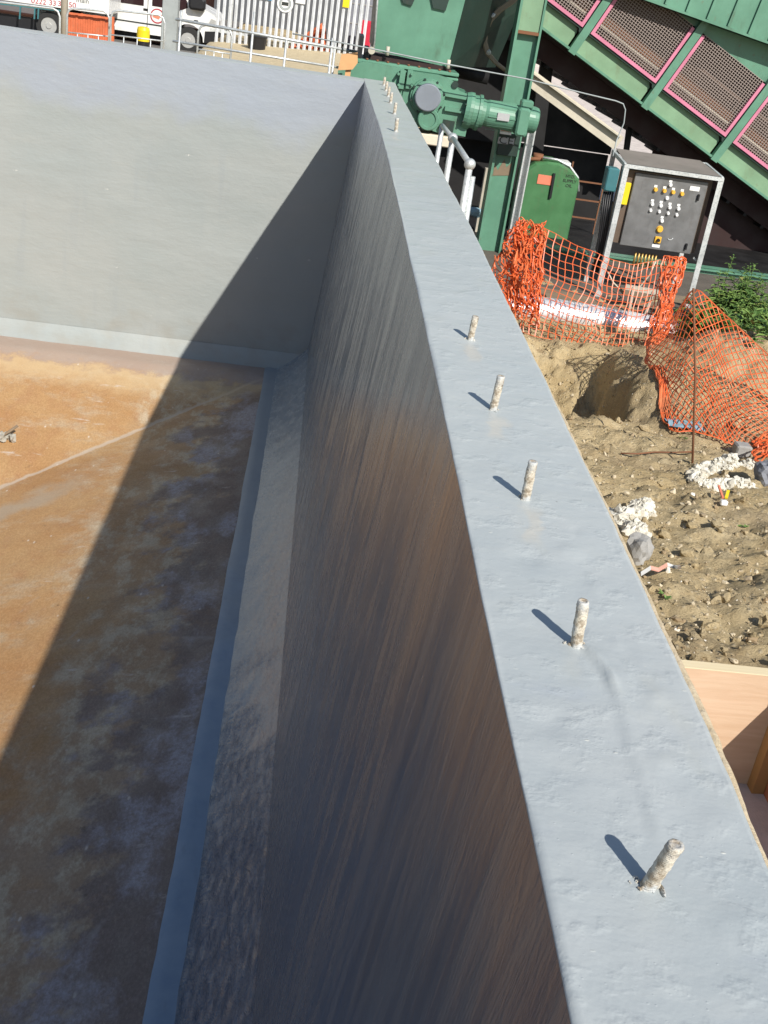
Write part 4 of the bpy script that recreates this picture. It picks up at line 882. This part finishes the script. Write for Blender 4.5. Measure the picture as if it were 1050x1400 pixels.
for q_ in range(1, 5): b.tube([S4(.012 * q_ + .008 * mn.noise((i * .4, q_, 0)), i / 30) for i in range(31)], .0042, 4, False)
tag(b.build('barrier_net', 'net', None, (3.4, 8.8, -2)), 'loose orange net with diamond holes spread over the spoil around the rusty bar', 'net')
random.seed(77); b = MB()
for k in range(2):
    p0 = gp(1030, 618 + k * 16); q0_ = gp(1075, 600 + k * 16)
    def S5(u, v): return p0.lerp(q0_, u) + Vector((.05 * nz(u * 3, v * 3, k * 9 + 1, 2), (v - .5) * .18, .04 + .05 * abs(nz(u * 4, v * 4, k * 9, 2))))
    for i in range(8): b.tube([S5(i / 7, j / 12) for j in range(13)], .007, 4, False)
    for j in range(7): b.tube([S5(i / 12, j / 6) for i in range(13)], .006, 4, False)
tag(b.build('barrier_net', 'net', None, gp(1045, 618)), 'small scrap of orange net lying by the pale lumps', 'net')
pf_ = gp(951, 632); tp_ = at(948, 394, pf_.y + .25)
b = MB().tube([pf_ - Vector((0, 0, .1)), pf_.lerp(tp_, .5) + Vector((.006, 0, 0)), tp_], .0085, 8); tag(b.build('reinforcing_bar', 'rust', None, pf_), 'thin rusty reinforcing bar standing upright through the orange net', 'bar')
b = MB().tube([gp(880, 455, .05), at(925, 560, 9.2), gp(1000, 612, .04)], .006, 6); 

# pale lumps of spilled foam
def lumps(path, n, rad, r0, r1, seed, label):
    random.seed(seed); pts = [gp(*p) for p in path]; b = MB()
    for k in range(n):
        c = crv(pts, R()); a = U_(0, 6.28); d = rad * R() ** .6; x, y = c.x + math.cos(a) * d, c.y + math.sin(a) * d; h = max(0, rad * 1.1 - d)
        big = k % 7 == 0; b.blob((x, y, ground(x, y) + U_(0, h) * (.6 if big else 1)), U_(.020, .034) if big else U_(r0, r1), .45 if big else .35, 2 if big else 1)
    tag(b.build('foam_lump', 'foam', None, pts[0]), label, 'lump', 'pale lumps of foam on the dirt')
lumps([(1018, 636), (990, 637), (965, 643), (948, 655), (962, 665), (985, 666), (1020, 664)], 1400, .062, .006, .016, 4, 'pale crumbly lump curled like a horseshoe at the foot of the rusty bar')
lumps([(843, 703), (852, 712), (866, 722), (872, 735)], 460, .054, .006, .017, 6, 'pale crumbly lump on the dirt close to the wall edge')
lumps([(874, 693), (880, 700), (870, 706)], 330, .045, .005, .014, 8, 'upright pale lump casting a dark shadow, behind the one at the wall edge')
p = gp(866, 767); b = MB().blob(p + Vector((0, 0, .04)), .085, .22, 3, (1, .8, .7)); tag(b.build('concrete_chunk', MT['conc'], None, p), 'pinkish broken concrete chunk tucked against the outer wall edge', 'rubble')
p = gp(1012, 624); b = MB().bev((p.x - .06, p.y - .05, p.z - .03), (p.x + .06, p.y + .06, p.z + .10), .012); tag(b.build('stone_block', MT['conc'], None, p), 'small grey stone block beside the orange net scrap', 'stone')
p = gp(1046, 655); b = MB().blob(p + Vector((0, 0, .04)), .09, .2, 3); tag(b.build('dark_stone', MT['block'], None, p), 'rounded dark stone right of the horseshoe lump', 'stone')
p = gp(934, 586); b = MB().grid(9, 6, lambda u, v: p + Vector((lerp(-.14, .14, u), lerp(-.09, .09, v), .035 + .03 * nz(u * 3, v * 3, 2, 2)))).grid(9, 6, lambda u, v: p + Vector((lerp(.14, -.14, u), lerp(-.09, .09, v), .030 + .03 * nz((1 - u) * 3, v * 3, 2, 2)))); tag(b.build('plastic_sheet', 'bluep', None, p), 'torn pale blue plastic piece lying under the loose net', 'plastic')
tp = thing('tape_scrap', 'scrap of red and white tape on the dirt near the wall edge', 'tape', gp(905, 793))
pts = [gp(a, c, .055 + .01 * math.sin(a * .3)) for a, c in ((872, 800), (884, 797), (896, 794), (907, 791), (917, 791), (925, 796))]
def rib(ps): 
    b = MB(); q = []
    for p in ps: q += [p + Vector((0, .008, .004)), p - Vector((0, .008, .004))]
    n = len(ps); b.add(q + [v + Vector((0, 0, .003)) for v in q], [(2 * i, 2 * i + 1, 2 * i + 3, 2 * i + 2) for i in range(n - 1)] + [(2 * n + 2 * i, 2 * n + 2 * i + 2, 2 * n + 2 * i + 3, 2 * n + 2 * i + 1) for i in range(n - 1)]); return b
rib(pts[:2]).build('white_band', 'whitep', tp); rib(pts[1:4]).build('red_band', 'fadedred', tp); rib(pts[3:]).build('white_band', 'whitep', tp)
tg = thing('plastic_tag', 'tiny white tag with yellow and red tab on the dirt', 'tag', gp(988, 692)); p = gp(988, 692)
MB().bev((p.x - .022, p.y - .02, p.z), (p.x + .02, p.y + .01, p.z + .03), .005).build('tag_body', 'whitep', tg); MB().beam(p + Vector((.02, .03, .03)), p + Vector((.05, .10, .05)), .018, .01).build('tag_tail', 'yellow', tg); MB().beam(p + Vector((0, .03, .03)), p + Vector((.01, .16, .05)), .012, .01).build('tag_tail', 'salmon', tg)
random.seed(15)
b = MB().tube([gp(848, 622, .012), gp(870, 625, .02), gp(895, 622, .012), gp(920, 625, .02), gp(948, 622, .012)], .006, 6); tag(b.build('wire_scrap', 'rust', None, gp(890, 622)), 'long dark wire lying across the dirt left of the rusty bar', 'wire')

# weeds ---------------------------------------------------------------------
def leaf(b, p, d, up, L, W):
    d = d.normalized(); s_ = d.cross(up).normalized(); n_ = s_.cross(d)
    b.add([p, p + d * L * .35 + s_ * W + n_ * L * .06, p + d * L * .75 + s_ * W * .55 + n_ * L * .02, p + d * L - n_ * L * .12, p + d * L * .75 - s_ * W * .55 + n_ * L * .02, p + d * L * .35 - s_ * W + n_ * L * .06, p + d * L * .5 + n_ * L * -.02],
          [(0, 1, 6), (1, 2, 6), (2, 3, 6), (3, 4, 6), (4, 5, 6), (5, 0, 6)])
WL = ['tall nettle with a clear spiky tip standing above the others', 'nettle with drooping side leaves next to the tall tipped one', 'bushy nettle below the tall tipped one', 'leaning nettle close to the panel leg', 'dense nettle clump at the photo edge, lower',
      'nettle with pale top leaves near the photo edge', 'low nettle directly behind the orange net', 'short nettle poking out behind the net rim', 'broad nettle filling the photo edge', 'thin nettle by the green base beam', 'ragged nettle low behind the loose net', 'small nettle under the base beam',
      'nettle behind the net just right of the rusty bar', 'nettle seen through the middle of the loose net', 'nettle seen through the net lower on the spoil', 'nettle rooted on the spoil at the photo edge', 'leafy nettle in the middle of the clump', 'nettle at the edge of the photo above the net rim', 'small nettle at the foot of the panel leg', 'broad leaved nettle beside the spiky one', 'low nettle on the spoil crest behind the net', 'lowest nettle on the spoil by the photo edge',
      'nettle behind the pale topped one, second tallest of the clump', 'full leaved nettle directly under the spiky tip', 'nettle at the photo edge between the green beam and net rim', 'nettle on the panel side of the spiky one', 'thick nettle in front of the pale topped one']
WP = [((1003, 350), 11.3, 0), ((1026, 366), 11.2, 1), ((1008, 395), 10.9, 2), ((982, 395), 11.0, 3), ((1048, 420), 10.5, 4), ((1042, 375), 11.3, 5), ((1000, 425), 10.4, 6), ((972, 400), 10.8, 7), ((1062, 400), 10.9, 8), ((1015, 382), 11.6, 9), ((1040, 455), 9.9, 10), ((990, 400), 11.5, 11),
      ((985, 432), 10.1, 12), ((1012, 452), 9.9, 13), ((1030, 478), 9.6, 14), ((1048, 500), 9.4, 15), ((1020, 420), 10.7, 16), ((1056, 460), 10.0, 17), ((968, 418), 10.5, 18), ((1044, 398), 10.9, 19), ((1000, 470), 9.8, 20), ((1052, 530), 9.2, 21), ((1032, 362), 11.4, 22), ((1016, 385), 11.0, 23), ((1048, 388), 11.3, 24), ((990, 382), 11.2, 25), ((1028, 402), 10.8, 26)]
for (px, y, wi) in WP:
    random.seed(100 + wi); tip = at(*px, y); base = Vector((tip.x + U_(-.08, .08), y, ground(tip.x, y) - .03)); H = tip.z - base.z
    t = thing('nettle_plant', WL[wi], 'plant', base, 'nettles behind the loose net'); st = MB(); fo = MB()
    ns = 1 if wi in (0,) else random.randint(4, 6)
    for s_ in range(ns + (2 if wi == 0 else 0)):
        top = tip if s_ == 0 else tip + Vector((U_(-.16, .16), U_(-.2, .2), -H * U_(.06, .35))); b0_ = base + Vector((U_(-.1, .1), U_(-.1, .1), 0))
        mid = b0_.lerp(top, .5) + Vector((U_(-.04, .04), U_(-.04, .04), 0)); path = [crv([b0_, mid, top], i / 10) for i in range(11)]
        st.tube(path, [.007 - .0045 * i / 10 for i in range(11)], 5)
        K = int(max(9, H / .042))
        for k in range(K):
            u = .12 + .88 * k / (K - 1); p = crv([b0_, mid, top], u); L = (.135 if u < .75 else lerp(.11, .035, (u - .75) / .25)) * U_(.8, 1.25); a0 = k * 1.5708 + U_(-.4, .4)
            for q in (0, 3.14159):
                a = a0 + q; tilt = lerp(-.35, .5, u ** 3) + U_(-.25, .25); d = Vector((math.cos(a), math.sin(a), tilt)); leaf(fo, p, d, Vector((0, 0, 1)), L, L * .27)
                if R() < .5: leaf(fo, p + d * .04, Vector((math.cos(a + .9), math.sin(a + .9), tilt)), Vector((0, 0, 1)), L * .6, L * .16)
    st.build('stem', 'leaf', t); fo.build('foliage', 'leaf', t)
# low ground weeds among the net: too many to count
random.seed(55); b = MB()
for k in range(420):
    x, y = U_(3.9, 6.2), U_(9.2, 11.4); p = Vector((x, y, ground(x, y)))
    for q in range(5): a = U_(0, 6.28); leaf(b, p + Vector((0, 0, U_(0, .2))), Vector((math.cos(a), math.sin(a), U_(0, .9))), Vector((0, 0, 1)), U_(.05, .13), U_(.012, .03))
for px, py in ((720 + 210, 600), (937, 602), (905, 815), (910, 820), (1010, 720), (1018, 725)):
    p = gp(px, py)
    for q in range(7): a = U_(0, 6.28); leaf(b, p, Vector((math.cos(a), math.sin(a), U_(.1, .9))), Vector((0, 0, 1)), U_(.012, .03), U_(.004, .008))
tag(b.build('ground_cover', 'leaf'), kind='stuff')

# formwork box beside the near wall ------------------------------------------
fw = thing('formwork_box', 'pink plywood formwork box with pale edge timber beside the wall', 'formwork', (1.2, 2.9, -1.24))
zt = -.802
MB().box((.70, 2.882, -1.34), (2.6, 2.900, zt)).build('back_panel', 'ply', fw)
b = MB().box((.70, 2.9012, zt - .05), (2.6, 2.935, zt - .004)).box((.70, 2.880, zt + .0005), (2.6, 2.9005, zt + .004)); b.build('edge_strip', 'edge', fw)
MB().box((1.668, -1.0, -1.34), (1.686, 2.881, zt)).build('side_panel', 'redply', fw)
MB().box((1.628, 2.835, -1.34), (1.667, 2.881, zt - .03)).build('batten', 'batten', fw)
b = MB().grid(20, 40, lambda u, v: (lerp(.68, 1.69, u), lerp(-1, 2.9, v), -1.225 + .004 * nz(u * 8, v * 30, 1, 3))); tag(b.build('concrete_slab', 'paleslab'), kind='structure')

# ------------------------------------------------------------------ debris on the tank floor
p = fl_at(8, 604); rg = thing('rag_bundle', 'small pale bundle of rag and stick on the tank floor', 'debris', p); random.seed(3)
b = MB()
for k in range(6): b.blob(p + Vector((U_(-.07, .05), U_(-.05, .05), .03 + U_(0, .05))), U_(.025, .05), .4, 2, (1.4, .9, .7))
b.build('rag', 'ragc', rg); MB().tube([p + Vector((-.1, -.05, .02)), p + Vector((.02, 0, .10)), p + Vector((.10, .05, .16))], .014, 6).build('stick', 'wood', rg)

# ------------------------------------------------------------------ behind the end wall
# long handrail of tube
hr = thing('handrail', 'thin galvanised two rail handrail behind the end wall, nearer than the van', 'rail', (-.7, 14.5, -2))
b = MB().cyl(at(240, 26, 14.5), at(493, 72, 14.5), .017, 8).cyl(at(236, 56, 14.5), at(470, 93.5, 14.5), .014, 8); b.build('rail', 'galv', hr)
for (a, c), (d, e) in (((348, 16), (341, 84)), ((248, 14), (241, 70)), ((392, 52), (386, 92)), ((455, 52), (449, 104)), ((459, 58), (456, 78))):
    p, q = at(a, c, 14.5), at(d, e, 14.5); MB().cyl(p, (q.x, q.y, -2), .015, 8).build('post', 'galv', hr)
def barrier(px0, py0, px1, py1, y, drop, lab, loc):
    t = thing('crowd_barrier', lab, 'barrier', loc, 'round cornered pedestrian barriers by the van'); p, q = at(px0, py0, y), at(px1, py1, y); b = MB(); r = .1
    b.tube([p - Vector((0, 0, drop)), p - Vector((0, 0, r)), p + Vector((.03, 0, -.03)), p + Vector((r, 0, 0)), q - Vector((r, 0, 0)), q + Vector((-.03, 0, -.03)), q - Vector((0, 0, r)), q - Vector((0, 0, drop))], .016, 8); b.build('frame', 'galv', t)
    b = MB()
    for k in (.36, .62): b.cyl(p - Vector((0, 0, drop * k)), q - Vector((0, 0, drop * k)), .011, 6)
    for k in range(1, 4): m_ = p.lerp(q, k / 4); b.cyl(m_ - Vector((0, 0, drop * .36)), m_ - Vector((0, 0, drop * .62)), .009, 6)
    b.build('infill_bar', 'galv', t)
barrier(152, 13, 226, 22, 18, .95, 'galvanised barrier standing before the van doors', (-2.8, 18, -1.5)); barrier(92, 10, 150, 16, 18.3, .95, 'galvanised barrier before the red slatted fence', (-3.5, 18.3, -1.5)); barrier(-20, 0, 82, 13, 18.2, .95, 'galvanised barrier before the lorry wheel', (-4.4, 18.2, -1.5)); barrier(272, 33, 318, 40, 18, .95, 'galvanised barrier before the van front wheel', (-1.8, 18, -1.5))
# posts
p = at(232.5, 30, 20); b = MB().bev((p.x - .125, 19.9, -1.6), (p.x + .125, 20.15, 3), .01); tag(b.build('square_post', 'greypost', None, (p.x, 20, -1.6)), 'thick square grey steel post in front of the van', 'post')
p = at(88, 20, 22); b = MB().cyl((p.x, 22, -1.6), (p.x, 22, 3), .062, 12); tag(b.build('timber_pole', 'pole', None, (p.x, 22, -1.6)), 'pale round timber pole in front of the lorry', 'pole')
p = at(196, 46, 24); bl_ = thing('bollard', 'short bollard with bright yellow cap on black base by the van', 'bollard', (p.x, 24, -1.45))
MB().lathe((p.x, 24, -.86), (0, 0, 1), [(0, .125), (.20, .125), (.25, .11), (.265, .06), (.265, 0)], 20).build('cap', 'yellow', bl_); MB().lathe((p.x, 24, -1.45), (0, 0, 1), [(0, .12), (.60, .12)], 20).build('base', 'blackp', bl_)
# red slatted fence
rf = thing('slatted_barrier', 'faded red orange slatted plastic barrier in front of the lorry', 'barrier', at(122, 50, 21)); a, c = at(95, 16, 21), at(149, 23, 21)
random.seed(5); b = MB(); n = 17
for k in range(n): p = a.lerp(c, k / (n - 1)); b.box((p.x - .021, 21 + U_(0, .02), -1.5), (p.x + .018, 21.03, p.z - U_(.0, .03)))
b.build('slat', 'orangeb', rf); b = MB()
for dz in (.02, .42, .74): b.beam(a - Vector((.03, .04, dz)), c - Vector((-.03, .04, dz)), .02, .03)
b.build('rail', 'orangeb', rf)
p = at(152, 46, 20); b = MB().lathe((p.x, 20, -1.5), (0, 0, 1), [(0, .10), (.03, .10), (.05, .07), (1.25, .045), (1.25, 0)], 16); tag(b.build('traffic_cone', 'orangeb', None, (p.x, 20, -1.5)), 'narrow orange cone between the red barrier and the yellow bollard', 'cone')
p = at(500, 46, 26.3); bx = MB().bev((p.x - .16, 26.3, -1), (p.x + .12, 26.6, at(498, 28, 26.3).z), .02); tag(bx.build('red_box', 'redp', None, (p.x, 26.4, -1)), 'red steel box standing against the grey block wall', 'box')
p = at(478, 80, 13.3); b = MB().prism([(v.x, v.z) for v in (at(467, 74, 13.3), at(489, 72, 13.3), at(489, 86, 13.3), at(482, 95, 13.3), at(462, 96, 13.3))], 13.3, 13.33).box((p.x - .03, 13.335, -2), (p.x + .03, 13.37, p.z)); tag(b.build('tan_board', 'tan', None, (p.x, 13.3, -2)), 'orange tan board with a clipped corner beside the hopper foot', 'board')

# palisade fence
yF = 26.; pf = thing('palisade_fence', 'tall galvanised steel palisade fence behind the sand bank', 'fence', (-1, yF, -.9)); random.seed(12)
for k in range(26):
    x = -2.45 + k * .125; zb_ = -.93 + .07 * k / 25
    if x > .85: break
    b = MB().prism([(x - .032, zb_), (x + .032, zb_), (x + .032, 1.3), (x, 1.42), (x - .032, 1.3)], yF, yF + .012).box((x - .008, yF - .012, zb_), (x + .008, yF - .001, 1.3)); b.build('pale', 'palegalv', pf)
b = MB().box((-2.6, yF + .014, -.62), (.8, yF + .05, -.57)).box((-2.6, yF + .014, .9), (.8, yF + .05, .95)); b.build('rail', 'galv', pf)
for x in (-2.2, .55): MB().box((x - .05, yF + .052, -1), (x + .05, yF + .15, 1.35)).build('post', 'galv', pf)
def sign(px0, py0, px1, py1, m, lab, name='notice_sign', y=yF - .03):
    a, c = at(px0, py0, y), at(px1, py1, y); return tag(MB().bev((min(a.x, c.x), y - .012, min(a.z, c.z)), (max(a.x, c.x), y, max(a.z, c.z)), .003).build(name, m, None, ((a.x + c.x) / 2, y, min(a.z, c.z))), lab, 'sign', 'signs on the palisade')
sign(346, -20, 372, 1, 'signblue', 'blue sign fixed high on the palisade'); sign(405, -8, 417, 6, 'whitep', 'small white sign on the palisade, right of the round one'); sign(470, -8, 477, 11, 'yellow', 'narrow yellow sign at the end of the palisade')
p = at(390, 5, yF - .03); s2 = thing('notice_sign', 'round white sign with grey ring on the palisade', 'sign', p, 'signs on the palisade'); MB().lathe(p, (0, -1, 0), [(-.012, .17), (0, .17), (0, 0)], 24).build('disc', 'whitep', s2); MB().lathe(p + Vector((0, -.003, 0)), (0, -1, 0), [(0, .13), (.004, .13), (.004, .085), (0, .085)], 24).build('ring', 'greypost', s2); MB().box((p.x - .07, p.y - .008, p.z - .035), (p.x + .07, p.y - .003, p.z + .03)).build('mark', 'blktxt', s2)
p = at(352, 50, 25.4); b = MB().lathe((p.x, 25.4, -1), (0, 0, 1), [(0, .16), (.42, .20), (.44, .21), (.46, .21), (.5, .12), (.5, 0)], 18); tag(b.build('waste_bin', 'blackp', None, (p.x, 25.4, -1)), 'dark dustbin standing in front of the palisade', 'bin')
random.seed(18); b = MB(); a = at(395, 66, 26.6); c = at(452, 72, 26.6); t_ = at(442, 28, 26.6)
def S6(u, v): 
    p = a.lerp(c, u).lerp(a.lerp(t_, u * 1.0), v); return p + Vector((.05 * nz(u * 5, v * 5, 1, 2), .18 * nz(u * 4, v * 4, 4, 2), .05 * nz(u * 5, v * 5, 8, 2)))
b.grid(16, 12, S6, False); tag(b.build('barrier_net', 'orangeb', None, a), 'slumped heap of faded orange netting behind the palisade', 'net')
b = MB().box((.30, 27, -1.2), (3.0, 27.25, 3)); bw = b.build('block_wall', 'block', None, (1, 27, -1.2)); tag(bw, 'grey blockwork wall between the palisade and the hopper', 'wall')
b = MB()
for z in (-.6, -.1, .3, .55): b.box((.302, 26.985, z), (3.0, 26.999, z + .02))
b.build('mortar_line', 'conc', bw)

# white van (faces right) ----------------------------------------------------
def wheel(t, x, y, z, r):
    w_ = MB().lathe((x, y, z), (0, 1, 0), [(0, r * .62), (.0, r * .72), (.0, r * .95), (.03, r), (.19, r), (.22, r * .92), (.22, 0)], 32).build('wheel', 'tyre', t)
    MB().lathe((x, y + .02, z), (0, -1, 0), [(-.02, r * .62), (.0, r * .6), (.0, r * .22), (.02, r * .2), (.02, 0)], 24).build('rim', 'hub', w_)
yV = 30.; gz = -1.455; xF = -2.76; van = thing('van', 'white panel van with round red badge, parked nose toward the palisade', 'van', (xF - 2, yV, gz))
wc = (-3.512, gz + .30)
prof = [(xF - .02, .32), (xF + .04, .42), (xF + .03, .62), (xF - .04, .66), (xF - .06, .82), (xF - .16, .96), (xF - .62, 1.12), (xF - .78, 1.16), (xF - 1.45, 1.90), (xF - 1.75, 1.98), (xF - 4.3, 2.0), (xF - 4.42, 1.8), (xF - 4.45, .36)]
def arch(cx, r, n=10): return [(cx + r * math.cos(math.pi * (1 - k / n)), .30 + r * math.sin(math.pi * (1 - k / n))) for k in range(n + 1)]
low = [(xF - 4.45, .30)] + arch(-6.3, .36) + arch(wc[0], .37) + [(xF - .02, .30)]
b = MB().prism([(x, z + gz) for x, z in low + prof], yV, yV + 1.8); b.build('body', 'white', van)
b = MB().prism([(x, z + gz) for x, z in [(xF - 4.3, .18), (xF - .1, .18), (xF - .1, .5), (xF - 4.3, .5)]], yV + .25, yV + 1.6); b.build('underbody', 'blackp', van)
for x0, x1, z0, z1, nm in ((-4.42, -3.74, .955, 1.62, 'side_window'), (-5.42, -4.62, .925, 1.62, 'side_window')):
    MB().bev((x0, yV - .012, gz + z0), (x1, yV - .002, gz + z1), .004).build(nm, 'glass', van)
MB().add([(xF - .80, yV - .004, gz + 1.03), (xF - .83, yV - .004, gz + 1.18), (xF - 1.25, yV - .004, gz + 1.6), (xF - 1.25, yV - .004, gz + .80)], [(0, 1, 2, 3)]).build('quarter_window', 'glass', van)
MB().add([(xF - .755, yV + .06, gz + 1.17), (xF - 1.43, yV + .1, gz + 1.90), (xF - 1.43, yV + 1.7, gz + 1.90), (xF - .755, yV + 1.74, gz + 1.17)], [(0, 1, 2, 3)]).build('windscreen', 'glass', van)
m_ = at(272, 10, yV - .1); MB().bev((m_.x - .24, yV - .22, m_.z - .07), (m_.x + .16, yV - .01, m_.z + .22), .05).build('mirror', 'blackp', van)
wheel(van, wc[0], yV - .01, wc[1], .30); wheel(van, -6.3, yV - .01, wc[1], .30)
b = MB().prism([(xF - .02, gz + .30), (xF + .05, gz + .38), (xF + .055, gz + .56), (xF - .02, gz + .6), (xF - .35, gz + .56), (xF - .36, gz + .30)], yV - .012, yV + 1.81); b.build('bumper', 'blackp', van)
b = MB().prism([(xF - .05, gz + .66), (xF - .02, gz + .82), (xF - .22, gz + .86), (xF - .30, gz + .70)], yV - .008, yV + .3); b.build('headlight', 'hub', van)
b = MB()
for x in (-4.52, -5.52): b.box((x - .008, yV - .003, gz + .33), (x + .008, yV + .001, gz + 1.65))
b.box((-5.5, yV - .008, gz + .52), (-3.95, yV - .001, gz + .55)); b.build('door_seam', 'blktxt', van)
for px, py in ((161, 7), (199, 13), (268, 29)): p = at(px, py, yV); MB().bev((p.x - .05, yV - .02, p.z - .025), (p.x + .05, yV - .001, p.z + .025), .005).build('door_handle', 'blackp', van)
p = at(215, 22, yV); MB().lathe((p.x, yV - .001, p.z), (0, -1, 0), [(0, .17), (.004, .17), (.004, .14), (0, .14)], 24).build('badge', 'redtxt', van); MB().prism([(p.x - .12, p.z - .03), (p.x - .03, p.z + .06), (p.x + .02, p.z), (p.x + .12, p.z + .05), (p.x + .04, p.z - .07)], yV - .006, yV - .001).build('badge', 'salmon', van)
# white lorry with a phone number along the side
yL = 28.3; lz = -1.45; lr = thing('lorry', 'white box lorry with red phone number along its lower side', 'lorry', (-6.5, yL, lz))
e0, e1 = at(-60, -9, yL), at(148.5, 20, yL)
MB().prism([(e0.x, e0.z), (e1.x, e1.z), (e1.x + .06, 1.5), (e0.x, 1.5)], yL, yL + 1.5).build('body', 'white', lr)
MB().box((e0.x, yL + .25, -1.32), (e1.x - .1, yL + 1.4, -1.06)).build('chassis', 'blackp', lr)
b = MB().beam(at(0, 5, yL - .02), at(88, 15, yL - .02), .03, .035)
for px in (28, 48, 53): b.beam(at(px, 9, yL - .02), at(px - 1, 26, yL - .02), .045, .03)
b.build('side_guard', 'teal', lr)
for px in (66,): p = at(px, 16, yL); wheel(lr, p.x, yL + .05, p.z - .30, .30)
rl_ = -math.atan2(e1.z - e0.z, e1.x - e0.x)
for s_, px, py, sz in (('0222', 53, 2.2, .155), ('33', 72, 4.4, .155), ('30', 84, 5.6, .155), ('50', 99, 7.2, .155)): p = at(px, py, yL); text('lettering', s_, sz, 'redtxt', lr, (p.x, yL - .004, p.z), roll=rl_, sx=1.1)
p = at(113, 1, yL); text('lettering', 'main', .15, 'blktxt', lr, (p.x, yL - .004, p.z), roll=rl_)
# buildings closing the view
b = MB().box((-40, 48, -1.6), (-4.6, 52, 7)); tag(b.build('brick_building', 'brick', None, (-18, 48, -1.6)), 'long red brick building far behind the van', 'building')
b = MB().box((-4.5, 46, -1.6), (3, 52, 7)); tag(b.build('grey_shed', 'shed', None, (-1, 46, -1.6)), 'dull grey shed seen between the palisade pales', 'building')
pb = thing('warehouse', 'pale far warehouse seen through gaps below the conveyor', 'building', (20, 60, -2)); MB().box((6, 60, -2), (50, 66, 9)).build('wall', 'pale', pb); MB().box((6, 59.96, -.9), (50, 59.998, -.4)).build('red_band', 'salmon', pb)
b = MB()
for k in range(7): x = 11.6 + k * 1.1; b.beam((x, 42, -2), (x, 42, -1.0), .06, .06)
b.beam((11, 42, -1.05), (19, 42, -1.05), .06, .06).beam((11, 42, -1.5), (19, 42, -1.5), .05, .05); tag(b.build('yard_fence', 'rust', None, (15, 42, -2)), 'low post and rail fence across the pale yard', 'fence')
